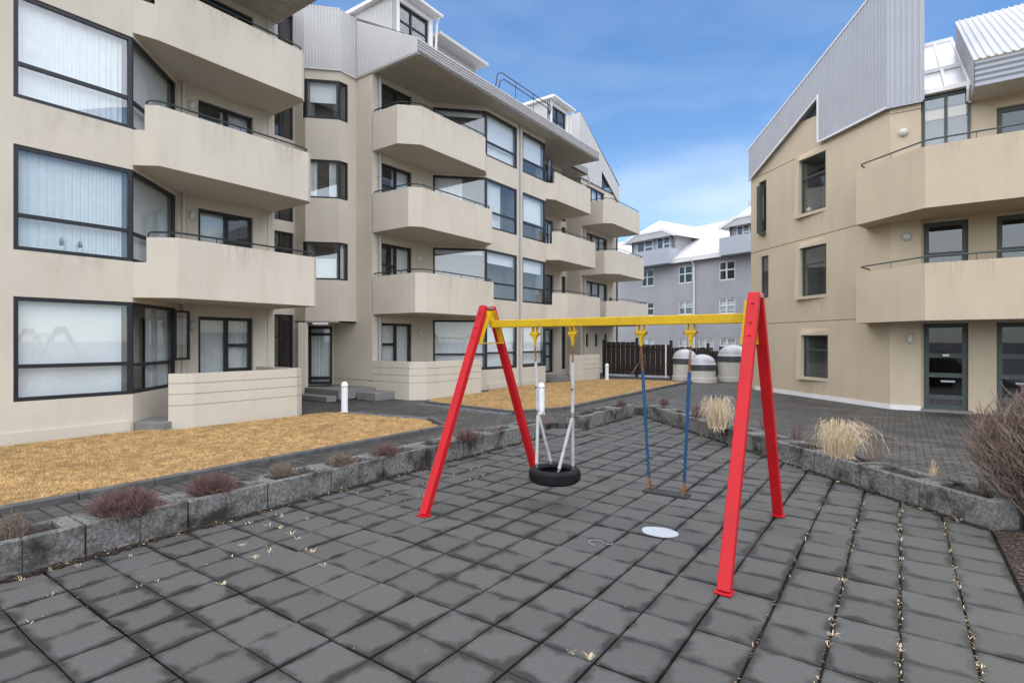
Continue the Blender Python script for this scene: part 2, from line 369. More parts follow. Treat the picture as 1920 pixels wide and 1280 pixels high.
def window(parent, a, b, u0, u1, z0, z1, cols=None, fw=.055, inset=.09, frame=None, glassm=None, cover='full', room=1.0, name='window', solid=None, label=None):
    """cols: list of (width share, [row splits from the bottom]); one window part with panes, cover and room behind"""
    f = Fr(a, b); frame = frame or M_FRAME; glassm = glassm or M_GLASS; cols = cols or [(1, [.32])]
    mb = MB(); d0, d1 = -inset-.05, -inset+.012
    f.box(mb, u0, u0+fw, d0, d1, z0, z1); f.box(mb, u1-fw, u1, d0, d1, z0, z1)
    f.box(mb, u0+fw, u1-fw, d0, d1, z0, z0+fw); f.box(mb, u0+fw, u1-fw, d0, d1, z1-fw, z1)
    tot = sum(c[0] for c in cols); iu0, iu1, iz0, iz1 = u0+fw, u1-fw, z0+fw, z1-fw; x = iu0; panes = []
    for ci, (cw, rows) in enumerate(cols):
        xe = x+(iu1-iu0)*cw/tot
        if ci < len(cols)-1: f.box(mb, xe-fw*.6, xe+fw*.6, d0-.004, d1+.006, iz0, iz1)
        l = x if ci == 0 else x+fw*.6; r = xe if ci == len(cols)-1 else xe-fw*.6
        zz = [iz0]+[iz0+(iz1-iz0)*q for q in rows]+[iz1]
        for i in range(len(zz)-1):
            lo = zz[i]+(fw*.5 if i else 0); hi = zz[i+1]-(fw*.5 if i < len(zz)-2 else 0)
            if i: f.box(mb, l, r, d0, d1-.004, zz[i]-fw*.5, zz[i]+fw*.5)
            panes.append((l, r, lo, hi))
        x = xe
    o = mb.build(name, frame, parent)
    if label: o['label'] = label
    for k, (l, r, lo, hi) in enumerate(panes):
        pm = MB(); f.box(pm, l, r, -inset-.028, -inset-.018, lo, hi)
        pm.build('pane', M_DARKDOOR if (solid and k in solid) else glassm, o)
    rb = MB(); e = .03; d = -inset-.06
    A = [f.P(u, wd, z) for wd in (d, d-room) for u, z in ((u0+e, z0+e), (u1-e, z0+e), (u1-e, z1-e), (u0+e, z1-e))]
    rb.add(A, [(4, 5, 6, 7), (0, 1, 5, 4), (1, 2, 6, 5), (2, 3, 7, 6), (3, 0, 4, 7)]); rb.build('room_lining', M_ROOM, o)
    cz0, cz1 = z0+.05, z1-.04; cu0, cu1 = u0+.05, u1-.05; wd = d-.09
    if cover == 'full': curtain_sheet(f, cu0, cu1, cz0, cz1, wd).build('curtain', M_CURT, o)
    elif cover == 'sides':
        q = (cu1-cu0)*.3
        curtain_sheet(f, cu0, cu0+q, cz0, cz1, wd).build('curtain', M_CURT, o); curtain_sheet(f, cu1-q, cu1, cz0, cz1, wd).build('curtain', M_CURT, o)
    elif cover == 'left': curtain_sheet(f, cu0, cu0+(cu1-cu0)*.55, cz0, cz1, wd).build('curtain', M_CURT, o)
    elif cover == 'right': curtain_sheet(f, cu0+(cu1-cu0)*.45, cu1, cz0, cz1, wd).build('curtain', M_CURT, o)
    elif isinstance(cover, (int, float)) and cover > 0:
        bl = MB(); f.box(bl, cu0, cu1, wd-.004, wd, cz1-(cz1-cz0)*cover, cz1); bl.build('blind', M_BLIND, o)
    elif cover == 'lace':
        bl = MB(); n = 16; zt = cz0+(cz1-cz0)*.58
        for i in range(n):
            a0, a1 = cu0+(cu1-cu0)*i/n, cu0+(cu1-cu0)*(i+1)/n
            bl.quad(f.P(a0, wd, cz0+.05), f.P((a0+a1)/2, wd, cz0), f.P(a1, wd, cz0+.05), f.P(a1, wd, zt), f.P(a0, wd, zt))
        bl.build('curtain', M_CURT, o)
    return o

def offset_poly(pts, d):
    pts = [Vector(p) for p in pts]; out = []
    nrm = []
    for i in range(len(pts)-1):
        e = (pts[i+1]-pts[i]).normalized(); nrm.append(Vector((-e.y, e.x)))
    for i, p in enumerate(pts):
        if i == 0: out.append(p+nrm[0]*d)
        elif i == len(pts)-1: out.append(p+nrm[-1]*d)
        else:
            m = (nrm[i-1]+nrm[i]).normalized(); out.append(p+m*d/max(.3, m.dot(nrm[i])))
    return out

def parapet(mb, pts, z0, z1, t):
    inn = offset_poly(pts, t); pts = [Vector(p) for p in pts]; c = .012
    for i in range(len(pts)-1):
        A, B, C2, D = pts[i], pts[i+1], inn[i+1], inn[i]
        v = lambda p, z: (p.x, p.y, z)
        mb.quad(v(A, z0), v(B, z0), v(B, z1), v(A, z1)); mb.quad(v(C2, z0), v(D, z0), v(D, z1), v(C2, z1)); mb.quad(v(A, z1), v(B, z1), v(C2, z1), v(D, z1)); mb.quad(v(D, z0), v(C2, z0), v(B, z0), v(A, z0))
    for k in (0, -1): mb.quad((pts[k].x, pts[k].y, z0), (inn[k].x, inn[k].y, z0), (inn[k].x, inn[k].y, z1), (pts[k].x, pts[k].y, z1))
    return inn

def balcony(parent, pts, back, zb, zt, t=.14, m=None, rail=True, rail_m=None, rail_h=.12, low=None, name='balcony'):
    """pts: outer outline with outside on the right going left to right; back: points closing the slab behind; low=(index, z) lowers the first part"""
    m = m or M_WALL; mb = MB(); pts = [Vector(p) for p in pts]
    sl = offset_poly(pts, .004)
    mb.prism([tuple(p) for p in sl]+[tuple(b) for b in back], zb+.003, zb+.2)
    inn = parapet(mb, pts, zb, zt, t)
    o = mb.build(name, m, parent)
    if rail:
        mid = offset_poly(pts, t*.5); rm = MB(); P = [(p.x, p.y, zt+rail_h) for p in mid]
        # round the corners a little and bend the ends down to the parapet
        Q = [(P[0][0], P[0][1], zt-.01)]+[(P[0][0], P[0][1], zt+rail_h*.7)]
        for i, p in enumerate(P):
            p = Vector(p)
            if 0 < i < len(P)-1:
                a = Vector(P[i-1]); b = Vector(P[i+1]); da = min(.16, (a-p).length*.4); db = min(.16, (b-p).length*.4)
                q1 = p+(a-p).normalized()*da; q2 = p+(b-p).normalized()*db; Q += [q1, (q1+q2+p*2)/4, q2]
            elif i == 0: Q.append(p+(Vector(P[1])-p).normalized()*.06)
            else: Q.append(p+(Vector(P[-2])-p).normalized()*.06)
        Q += [(P[-1][0], P[-1][1], zt+rail_h*.7), (P[-1][0], P[-1][1], zt-.01)]
        rm.tube(Q, .021, 6)
        for i in range(len(P)-1):
            a, b = Vector(P[i]), Vector(P[i+1]); n = int((b-a).length/1.0)
            for k in range(1, n+1):
                p = a.lerp(b, k/(n+1)); rm.tube([(p.x, p.y, zt-.01), (p.x, p.y, zt+rail_h)], .009, 5)
        rm.build('rail', rail_m or M_RAIL, o)
    return o

def corrugated(a, b, lo, hi, pitch=.1, amp=.018, m=None, parent=None, name='cladding', w=0.0):
    """vertical ribs along a->b between the lines lo(u) and hi(u)"""
    f = Fr(a, b); mb = MB(); n = max(1, int(f.L/pitch)); us = []
    for i in range(n):
        base = f.L*i/n; p = f.L/n
        us += [(base, 0), (base+p*.3, 0), (base+p*.42, amp), (base+p*.88, amp)]
    us.append((f.L, 0))
    for (u0, w0), (u1, w1) in zip(us[:-1], us[1:]):
        mb.quad(f.P(u0, w+w0, lo(u0)), f.P(u1, w+w1, lo(u1)), f.P(u1, w+w1, hi(u1)), f.P(u0, w+w0, hi(u0)))
    return mb.build(name, m or M_CLAD, parent)

def ribbed_fascia(a, b, z0, z1, parent, m=None, n=4, name='fascia'):
    f = Fr(a, b); mb = MB(); prof = [(0, z0), (0, z0+.06)]; h = (z1-z0-.08)/n
    for i in range(n):
        zz = z0+.06+i*h; prof += [(-.045, zz+h*.10), (-.045, zz+h*.34), (0, zz+h*.7), (0, zz+h)]
    prof.append((0, z1)); prof.append((-.10, z1)); prof.append((-.10, z0)); prof.append((0, z0))
    for (w0, q0), (w1, q1) in zip(prof[:-1], prof[1:]): mb.quad(f.P(0, w0, q0), f.P(f.L, w0, q0), f.P(f.L, w1, q1), f.P(0, w1, q1))
    for u in (0, f.L): mb.quad(f.P(u, 0, z0), f.P(u, -.1, z0), f.P(u, -.1, z1), f.P(u, 0, z1))
    return mb.build(name, m or M_CLAD, parent)

def soffit(x0, x1, y0, y1, z, parent, m=None, pitch=.135, name='soffit'):
    """boards running along Y under an overhang"""
    mb = MB(); n = max(1, int(abs(x1-x0)/pitch)); p = (x1-x0)/n
    for i in range(n):
        xa = x0+p*i
        mb.quad((xa, y0, z), (xa, y1, z), (xa+p*.82, y1, z), (xa+p*.82, y0, z)); mb.quad((xa+p*.82, y0, z), (xa+p*.82, y1, z), (xa+p*.82, y1, z+.04), (xa+p*.82, y0, z+.04))
        mb.quad((xa+p*.82, y0, z+.04), (xa+p*.82, y1, z+.04), (xa+p, y1, z+.04), (xa+p, y0, z+.04)); mb.quad((xa+p, y0, z+.04), (xa+p, y1, z+.04), (xa+p, y1, z), (xa+p, y0, z))
    return mb.build(name, m or M_SOFF, parent)

def wall_lamp(parent, p, n, oval=False, m=None):
    mb = MB(); n = Vector((n[0], n[1], 0)).normalized(); x = Vector((-n.y, n.x, 0)); z = Vector((0, 0, 1)); P = []; K = 12
    prof = [(.11, 0), (.11, .04), (.085, .08), (.04, .105), (0.002, .11)]
    for r, h in prof:
        for k in range(K):
            a = 2*math.pi*k/K; P.append(Vector(p)+x*math.cos(a)*r*(.7 if oval else 1)+z*math.sin(a)*r*(1.25 if oval else 1)+n*h)
    F = [(i*K+k, i*K+(k+1) % K, (i+1)*K+(k+1) % K, (i+1)*K+k) for i in range(len(prof)-1) for k in range(K)]
    mb.add(P, F); return mb.build('wall_lamp', m or M_LAMP, parent, smooth=True)

def pipe(parent, x, y, z0, z1, r=.04, m=None, n=(1, 0)):
    mb = MB(); mb.tube([(x, y, z0), (x, y, z1)], r, 8); z = z0+.6
    while z < z1:
        mb.box((x-n[0]*.03, y-n[1]*.03, z), (.1, .1, .03)); z += 2.3
    return mb.build('downpipe', m or M_PIPE, parent)

# ------------------------------------------------------------------ ground, terrace, lawns
ZT = .17
mb = MB(); mb.quad((-1500, -1500, -.07), (1500, -1500, -.07), (1500, 1500, -.07), (-1500, 1500, -.07))
tag(mb.build('ground', M_KERB), kind='structure')
DG = 8.62                                             # the diagonal planter runs along X + Y = DG
XP = -6.28                                            # face of the long left planter
terr = [(-70, -70), (-6.6, -70), (-6.6, 10.8), (-6.25, 11.0), (-6.25, 14.72), (-5.72, 14.80), (1.15, 7.93), (70, 7.93), (70, 120), (-70, 120)]
mb = MB(); n = len(terr); top = [(x, y, ZT) for x, y in terr]; bot = [(x, y, -.06) for x, y in terr]
mb.add(top, [tuple(range(n))]); [mb.quad(bot[i], bot[(i+1) % n], top[(i+1) % n], top[i]) for i in range(n)]
tag(mb.build('terrace_paving', M_PAVE), kind='structure')
bed = MB(); gx = np.linspace(.815, 4.2, 26); gy = np.linspace(-3, 7.9, 60)
bh = lambda x, y: .015+.13*min(1, (x-.815)/.9)+.025*math.sin(x*9+y*3)*math.sin(y*7)*min(1, (x-.8)*3)
for i in range(25):
    for j in range(59): bed.quad(*[(x, y, bh(x, y)) for x, y in ((gx[i], gy[j]), (gx[i+1], gy[j]), (gx[i+1], gy[j+1]), (gx[i], gy[j+1]))])
tag(bed.build('planting_bed', M_SOIL, smooth=True), kind='structure')
mb = MB(); mb.quad((4.1, -70, .12), (70, -70, .12), (70, 8, .12), (4.1, 8, .12))
tag(mb.build('path', M_PAVE), kind='structure')

# slabs of the sunken playground: 0.4 x 0.8 m, scored across the middle
play = MB(); play.quad((-6.45, -6, -.035), (.82, -6, -.035), (.82, 14.9, -.035), (-6.45, 14.9, -.035))
play = tag(play.build('playground_bed', M_SOIL), kind='structure')
def slab_mesh():
    v, f, uv = [], [], []
    def half(y0, y1, vo):
        x0, x1 = -.1915, .1915; c = .006; zt = 0; zb = -.05; b = len(v)
        for z, k in ((zb, 0), (zt-c, 0), (zt, c)):
            v.extend([(x0+k, y0+k, z), (x1-k, y0+k, z), (x1-k, y1-k, z), (x0+k, y1-k, z)])
        for r in (0, 4):
            for i in range(4): f.append((b+r+i, b+r+(i+1) % 4, b+r+4+(i+1) % 4, b+r+4+i))
        f.append((b+8, b+9, b+10, b+11))
    half(-.392, -.0045, 0); half(.0045, .392, 1)
    me = bpy.data.meshes.new('slab'); me.from_pydata(v, [], f); me.materials.append(M_SLAB)
    ul = me.uv_layers.new(name='UVMap')
    for p in me.polygons:
        for li in p.loop_indices:
            x, y, z = me.vertices[me.loops[li].vertex_index].co
            ul.data[li].uv = ((x+.2)/.4, (y/.4 if p.center.y > 0 else (y+.4)/.4)*.98+.01)
    return me
SM = slab_mesh(); nslab = 0
def in_view(x, y, m=.35):
    X = CS*x+SN*y; d = -SN*x+CS*y
    return d > 1.3 and abs(X) < d*(960/1024)+m*2
for i in range(-16, 2):
    for j in range(-4, 18):
        cx, cy = i*.4+.2, 4.75+(j-6)*.8+.4
        if cx < XP-.3 or cx+cy > DG+.45 or cy > 14.2 or not in_view(cx, cy, .95): continue
        s = bpy.data.objects.new('slab', SM); col.objects.link(s); s.parent = play; nslab += 1
        s.location = (cx+random.uniform(-.003, .003), cy+random.uniform(-.004, .004), random.uniform(-.007, .006))
        s.rotation_euler = (random.uniform(-.008, .008), random.uniform(-.014, .014), random.uniform(-.009, .009))
print('slabs', nslab)

def kerb(name, pts, label, wd=.13, h=.08):
    mb = MB()
    for (a, b) in zip(pts[:-1], pts[1:]):
        a, b = Vector(a), Vector(b); Ln = (b-a).length; n = max(1, round(Ln/.8)); ang = math.atan2((b-a).y, (b-a).x)
        for k in range(n):
            p = a.lerp(b, (k+.5)/n); mb.cbox((p.x, p.y, ZT+h/2-.06), (Ln/n-.012, wd, h+.12), .01, ang+random.uniform(-.008, .008))
    o = mb.build(name, M_KERB, loc=(pts[0][0], pts[0][1], ZT)); return tag(o, label, 'kerb')
LAWN_A = [(-8.08, -5), (-8.08, 8.75), (-9.2, 9.35), (-11.9, 9.0), (-12.25, 8.75), (-12.42, 5.3), (-12.98, 4.9), (-12.98, -5)]
LAWN_C = [(-8.2, 11.75), (-7.65, 13.1), (-7.95, 25.2), (-10.9, 25.2), (-11.9, 24.6), (-12.9, 21.2), (-12.95, 16.6), (-12.42, 16.0), (-12.38, 12.9), (-11.7, 12.1)]
def pip(x, y, poly):
    c = np.zeros(len(x), bool); n = len(poly)
    for i in range(n):
        x1, y1 = poly[i]; x2, y2 = poly[(i+1) % n]
        cond = ((y1 > y) != (y2 > y)); xs = (x2-x1)*(y-y1)/((y2-y1) or 1e-9)+x1; c ^= cond & (x < xs)
    return c
def lawn(name, poly, label, dens):
    mb = MB(); mb.add([(x, y, ZT+.02) for x, y in poly], [tuple(range(len(poly)))])
    for i in range(len(poly)):
        a, b = poly[i], poly[(i+1) % len(poly)]; mb.quad((*a, ZT-.02), (*b, ZT-.02), (*b, ZT+.02), (*a, ZT+.02))
    root = mb.build(name, M_LAWNB, loc=(poly[0][0], poly[0][1], ZT)); tag(root, label, 'grass', kind='stuff')
    xs = [p[0] for p in poly]; ys = [max(-1.5, p[1]) for p in poly]; A = (max(xs)-min(xs))*(max(ys)-min(ys)); N = int(A*dens)
    x = rng.uniform(min(xs), max(xs), N); y = rng.uniform(min(ys), max(ys), N); k = pip(x, y, poly); x, y = x[k], y[k]; N = len(x); x = x+rng.normal(0, .022, N); y = y+rng.normal(0, .022, N)
    h = rng.uniform(.012, .042, N); a = rng.uniform(0, 6.283, N); wd = rng.uniform(.002, .0045, N); ln = rng.uniform(.01, .05, N); b = rng.uniform(0, 6.283, N)
    V = np.zeros((N, 3, 3)); V[:, 0, 0] = x-np.cos(a)*wd; V[:, 0, 1] = y-np.sin(a)*wd; V[:, 1, 0] = x+np.cos(a)*wd; V[:, 1, 1] = y+np.sin(a)*wd
    V[:, :2, 2] = ZT+.018; V[:, 2, 0] = x+np.cos(b)*ln; V[:, 2, 1] = y+np.sin(b)*ln; V[:, 2, 2] = ZT+.02+h
    V -= np.array([poly[0][0], poly[0][1], ZT])
    me = bpy.data.meshes.new('grass_blades'); me.vertices.add(N*3); me.vertices.foreach_set('co', V.reshape(-1))
    me.loops.add(N*3); me.loops.foreach_set('vertex_index', np.arange(N*3, dtype=np.int32)); me.polygons.add(N)
    me.polygons.foreach_set('loop_start', np.arange(0, N*3, 3, dtype=np.int32)); me.polygons.foreach_set('loop_total', np.full(N, 3, np.int32))
    me.update(calc_edges=True); me.materials.append(M_BLADE)
    o = bpy.data.objects.new('grass_blades', me); col.objects.link(o); o.parent = root; o['kind'] = 'stuff'
lawn('lawn', LAWN_A, 'dry yellow lawn in front of the nearest balconies', 4200)
lawn('lawn', LAWN_C, 'dry yellow lawn behind the swing set', 2200)
kerb('lawn_kerb', [(-8.0, -5), (-8.0, 8.8)], 'dark stone kerb along the nearer dry lawn')
kerb('lawn_kerb', [(-8.0, 8.85), (-9.15, 9.5)], 'short dark kerb at the pointed end of the nearer lawn')
kerb('lawn_kerb', [(-11.7, 11.95), (-8.2, 11.62), (-7.56, 13.1), (-7.85, 25.2)], 'dark stone kerb round the lawn behind the swing set')
for nm, poly, lb in (('gravel_strip', [(-9.2, 9.42), (-11.9, 9.06), (-11.9, 9.3), (-9.2, 9.75)], 'grey gravel strip at the end of the nearer lawn beside the white bollard'),
                     ('gravel_strip', [(-11.75, 11.55), (-8.25, 11.2), (-8.2, 11.54), (-11.7, 11.88)], 'grey gravel strip in front of the farther lawn')):
    mb = MB(); mb.prism(poly, ZT-.03, ZT+.006); cx = sum(p[0] for p in poly)/4; cy = sum(p[1] for p in poly)/4
    for k in range(500):
        u, v2 = random.random(), random.random(); a = Vector(poly[0]).lerp(Vector(poly[1]), u); b = Vector(poly[3]).lerp(Vector(poly[2]), u); p = a.lerp(b, v2); r = random.uniform(.012, .03)
        mb.box((p.x, p.y, ZT+r*.5), (r*2, r*1.5, r*1.4), random.random()*3)
    tag(mb.build(nm, M_GRAVEL, loc=(cx, cy, ZT)), lb, 'gravel', kind='stuff')

# ------------------------------------------------------------------ left apartment building
XF, XR = -13.1, -14.6                                # facade plane, recess plane
Z0 = .95; ST = 2.77                                  # first sill, storey height
ZS = [Z0+ST*k for k in range(4)]; ZW = [2.87+ST*k for k in range(4)]; ZW[3] = 11.0
ZB = [2.97+ST*k for k in range(3)]; ZP = [4.24+ST*k for k in range(3)]
EAVE0, EAVE1, XE = 11.18, 11.62, -12.4
APT = thing('apartment_building', (-16, 12, ZT), 'long cream rendered apartment block with stacked balconies behind the dry lawns', 'building')
def floor_z(k): return .45+ST*k

def unit(c, sg, Lr, d0, d1, fx, vwin, covers, acov, dcov, chf=(.25, .3, .55), corner=True, ground=True):
    """one flat column: facade window, slanted window, recessed door and three balconies. v runs from the facade corner (Y=c) towards the balcony end"""
    P = lambda X, v: (X, c+sg*v)
    def o2(p, q): return (p, q) if sg > 0 else (q, p)
    def flip(L_, a, b): return (a, b) if sg > 0 else (L_-b, L_-a)
    # facade with its windows
    a, b = o2(P(XF, vwin[2]), P(XF, 0)); Ln = abs(vwin[2]); uu = flip(Ln, vwin[0]-vwin[2], Ln)
    wall(APT, a, b, 0, EAVE0, [(uu[0], uu[1], ZS[k], ZW[k]) for k in range(4)])
    for k in range(4): window(APT, a, b, uu[0], uu[1], ZS[k], ZW[k], [(1, [.32])], .075, inset=.035, cover=covers[k], room=.6)
    # slanted window
    a, b = o2(P(XF, 0), P(XR, 1.5)); La = Fr(a, b).L; uu = flip(La, 0, La-.06)
    wall(APT, a, b, 0, EAVE0, [(uu[0], uu[1], ZS[k], ZW[k]) for k in range(4)])
    for k in range(4): window(APT, a, b, uu[0], uu[1], ZS[k], ZW[k], [(1, [.3])], .075, inset=.035, cover=acov[k], room=.35)
    # recess with doors
    Lw = Lr-.03; a, b = o2(P(XR, 1.5), P(XR, Lw)); uu = flip(Lw-1.5, d0-1.5, d1-1.5)
    wall(APT, a, b, 0, EAVE0, [(uu[0], uu[1], floor_z(k)+.02, 2.71+ST*k-.02) for k in range(4)])
    cols = [(.52, []), (.48, [.36, .68])]; cols = cols if sg > 0 else cols[::-1]
    for k in range(4): window(APT, a, b, uu[0], uu[1], floor_z(k)+.02, 2.71+ST*k-.02, cols, .085, cover=dcov[k], room=.6, name='balcony_door')
    # balconies
    for k in range(3):
        X = fx[k]; dd = chf[k]; e = abs(X-XF)
        C0, C1 = Vector(P(XF+.004, 0)), Vector(P(X, (.6, .34, .42)[k])); q = tuple(C0.lerp(C1, (.3, .45, .9)[k]))
        if sg > 0: pts = [q, tuple(C1), P(X, Lr-.16), P(X-.14, Lr), P(XR, Lr)]
        else: pts = [P(XR, Lr), P(X-dd, Lr), P(X, Lr-dd), tuple(C1), q]
        back = [P(XR-.05, Lr-.02), P(XR-.05, 1.5), P(XF-.05, -.02)] if sg > 0 else [P(XF-.05, -.02), P(XR-.05, 1.5), P(XR-.05, Lr-.02)]
        bo = balcony(APT, pts, back, ZB[k], ZP[k])
        # low sill band between facade corner and the raised parapet
        mb = MB(); r = tuple(C0)
        lp = [r, q] if sg > 0 else [q, r]
        parapet(mb, lp, ZB[k], ZS[k+1]-.01, .12); mb.build('sill_band', M_WALL, bo)
    return P

FX_A = (-12.45, -12.7, -12.98); FX_C = (-12.3, -12.56, -12.83)
# nearest column
unit(4.72, 1, 4.05, 2.0, 3.45, FX_A, (-1.89, -.06, -8), [1.0, 'full', 'full', 'full'], ['right', 'full', 'full', None], ['full', 'left', 'right', None])
# column behind the swing, and its mirror
unit(16.72, -1, 4.37, 2.5, 3.95, FX_C, (-2.08, -.08, -2.29), [.97, .25, 'left', .97], [.97, .1, 'left', .12], ['full', 'right', 'right', None])
unit(21.05, 1, 4.05, 1.75, 3.2, FX_C, (-1.84, -.06, -2.04), [.95, .3, .6, .65], [None, None, None, None], ['full', None, None, None])
# edge strips of the nearest facade
pipe(APT, XF+.05, 19.0, .2, EAVE0); pipe(APT, XR+.06, 6.35, .2, EAVE0, .045, M_PIPEC); pipe(APT, XR+.09, 12.62, .2, EAVE0, .04)
pipe(APT, XR+.06, 22.6, .2, EAVE0, .045, M_PIPEC)
for k in range(3):
    wall_lamp(APT, (XR+.01, 6.56, 2.45+ST*k), (1, 0), True); wall_lamp(APT, (XR+.01, 14.55, 2.35+ST*k), (1, 0), True)
# plinth strip under facade windows
for y0, y1 in ((-3.3, 4.66), (16.8, 18.9), (19.1, 20.98)):
    mb = MB(); mb.box((XF+.025, (y0+y1)/2, .27), (.05, y1-y0, .26)); mb.build('plinth', M_WALL, APT)

# stair tower between the columns
ZBAY = 2.69; YS = 12.35
K1, K0, KL = (-15.43, 11.64), (-16.2, 10.87), (-16.81, 10.87)
wall(APT, (-16.71, YS), (XR+.015, YS), 0, ZBAY, grooves=(.72,)); wall(APT, (-15.43, YS), (XR+.015, YS), ZBAY, EAVE0)
bw = [(4.12, 5.39), (6.86, 8.15), (9.52, 10.83)]
L3 = YS-K1[1]; L2 = math.hypot(.77, .77); L1 = K0[0]-KL[0]
wall(APT, K1, (-15.43, YS), ZBAY, EAVE0+.05, [(0, .36, a, b) for a, b in bw], t=.1)
wall(APT, K0, K1, ZBAY, EAVE0+.05, [(0, L2, a, b) for a, b in bw], t=.1)
wall(APT, KL, K0, 0, EAVE0+.05, [(L1-.16, L1, a, b) for a, b in bw], t=.1)
for i, (a, b) in enumerate(bw):
    cv = ['lace', 'sides', .55][i]
    window(APT, K0, K1, .01, L2-.01, a, b, [(1, [])], .06, inset=.03, cover=cv, room=.5, name='bay_window')
    window(APT, K1, (-15.43, YS), .01, .36, a, b, [(1, [])], .055, inset=.03, cover=None if i else 'full', room=.3, name='bay_window')
    window(APT, KL, K0, L1-.16, L1-.01, a, b, [(1, [])], .05, inset=.03, cover=None, room=.3, name='bay_window')
mb = MB(); mb.prism([KL, K0, K1, (-15.43, YS), (-16.81, YS)], ZBAY, ZBAY+.05); mb.build('bay_floor', M_WALL, APT)
# tall stair glazing
a, b = (-16.81, 8.72), (-16.81, 10.87)
wall(APT, a, b, 0, 13.3, [(.05, 2.12, .55+ST*k, 2.95+ST*k if k < 4 else 13.1) for k in range(5)])
window(APT, a, b, .05, 2.12, .55+ST*4, 13.1, [(1.3, []), (.55, []), (.45, [])], .06, cover=None, room=1.4, name='stair_window')
for k in range(4): window(APT, a, b, .05, 2.12, .55+ST*k, 2.95+ST*k, [(1.3, [.7]), (.55, [.7]), (.45, [.7])], .06, cover=None, room=1.4, name='stair_window')
wall(APT, (XR+.015, 8.79), (-16.7, 8.79), 0, EAVE0, t=.2)
# entrance door under the bay
da, db = (-17.35, 11.71), (-16.71, 12.35); Ld = Fr(da, db).L
wall(APT, da, db, 0, ZBAY, [(.03, Ld-.03, .5, 2.6)])
window(APT, da, db, .03, Ld-.03, .5, 2.6, [(1, [.07, .9])], .1, cover='full', room=.5, name='entrance_door')
wall(APT, K0, (-17.35, 11.71), 0, ZBAY)
mb = MB(); mb.box((-15.6, 11.6, .36), (2.4, 1.5, .3)); mb.build('landing', M_STONE, APT)
for c_, s_ in (((-15.2, 10.62, .25), (1.5, .36, .17)), ((-13.9, 11.9, .3), (.9, .8, .26))):
    mb = MB(); mb.cbox(c_, s_, .015); mb.build('step', M_STONE, APT)
mb = MB(); mb.box((-16.45, 11.55, .515), (.9, .5, .02), math.pi/4); mb.build('door_mat', M_TYRE, APT)
mb = MB(); mb.box((-15.9, 11.25, ZBAY-.04), (.5, .16, .07), math.pi/4); mb.build('entrance_lamp', M_TRIM, APT)

# cladding round the tower head and the gable beside the eaves
flat = lambda z: (lambda u: z)
e = .07
B1, B0, BL = (K1[0]+e, K1[1]-e*.4), (K0[0]+e*.7, K0[1]-e), (KL[0], KL[1]-e)
corrugated(BL, B0, flat(11.2), flat(13.25), parent=APT); corrugated(B0, B1, flat(11.2), flat(13.25), parent=APT); corrugated(B1, (B1[0], YS-.06), flat(11.2), flat(13.2), parent=APT)
sl = (EAVE1-13.13)/(15.36-12.4)*-1
corrugated((B1[0], YS-.06), (XE, YS-.06), flat(EAVE0), lambda u: 13.15-(13.15-EAVE1)*u/(B1[0]*-1-12.4), parent=APT)
mb = MB(); mb.prism([BL, B0, B1, (B1[0], YS-.06), (XE, YS-.06), (XE, YS+.06), (-17, YS+.06)], EAVE0-.03, EAVE0+.02); mb.build('trim', M_TRIM, APT)
mb = MB(); mb.prism([(-18, 8.9), (-16.81, 8.9), BL, B0, B1, (B1[0], YS), (-18, YS)], 13.18, 13.22); mb.build('roof', M_CLAD, APT)
# eaves and roofs
def eave(y0, y1):
    soffit(XR-.1, XE, y0, y1, EAVE0, APT)
    ribbed_fascia((XE, y0), (XE, y1), EAVE0-.01, EAVE1, APT)
    mb = MB(); s_ = .555; n = int((y1-y0)/.2)
    for i in range(n):
        a0, a1 = y0+(y1-y0)*i/n, y0+(y1-y0)*(i+1)/n; am = (a0*.45+a1*.55)
        mb.quad((XE-.02, a0, EAVE1+.01), (XE-.02, am, EAVE1+.01), (-20, am, EAVE1+s_*7.6), (-20, a0, EAVE1+s_*7.6))
        mb.quad((XE-.02, am, EAVE1+.01), (XE-.02, a1, EAVE1+.035), (-20, a1, EAVE1+s_*7.6+.025), (-20, am, EAVE1+s_*7.6))
    mb.build('roof', M_CLAD, APT)
eave(-6, 8.9); eave(YS-.05, 25.05)
for yy in (8.88, 25.03):
    mb = MB(); mb.quad((XE, yy, EAVE0), (XE, yy, EAVE1), (-20, yy, EAVE1+4.2), (-20, yy, EAVE0)); mb.build('gable_end', M_CLAD, APT)
mb = MB(); mb.box((-20.4, 13, 6.0), (3.0, 38.2, 12)); mb.build('rear_light_block', M_WALL, APT)  # unseen box added behind the rooms to block light

def dormer(y0, y1, x=-13.6, zb=12.1, zt=13.62, opening=True):
    root_z = zb
    wall(APT, (x, y0), (x, y1), zb, zt, [(.12, y1-y0-.18, zb+.25, zt-.22)], m=M_TRIM, name='dormer_front')
    window(APT, (x, y0), (x, y1), .12, y1-y0-.18, zb+.25, zt-.22, [(.42, [.45]), (.58, [.45])], .055, cover=None, room=.6, name='dormer_window')
    corrugated((x-4, y0), (x, y0), flat(zb-.5), flat(zt), parent=APT)
    mb = MB(); mb.box((x-1.9, (y0+y1)/2, zt+.06), (4.2, y1-y0+.36, .12)); mb.build('dormer_roof', M_TRIM, APT)
    g = MB(); g.tube([(x+.26, y0-.2, zt+.04), (x+.26, y1+.22, zt+.02)], .06, 8); g.tube([(x+.26, y1+.1, zt), (x+.1, y1+.1, zt-.25), (x+.06, y1+.08, zb)], .04, 6); g.build('gutter', M_TRIM, APT)
dormer(12.55, 14.25); dormer(22.35, 24.0)
mb = MB(); mb.box((-14.9, 16.3, 13.42), (2.2, 2.9, .12)); mb.box((-15.2, 16.3, 13.0), (1.7, 2.5, .8)); mb.build('roof_box', M_CLAD, APT)
mb = MB()
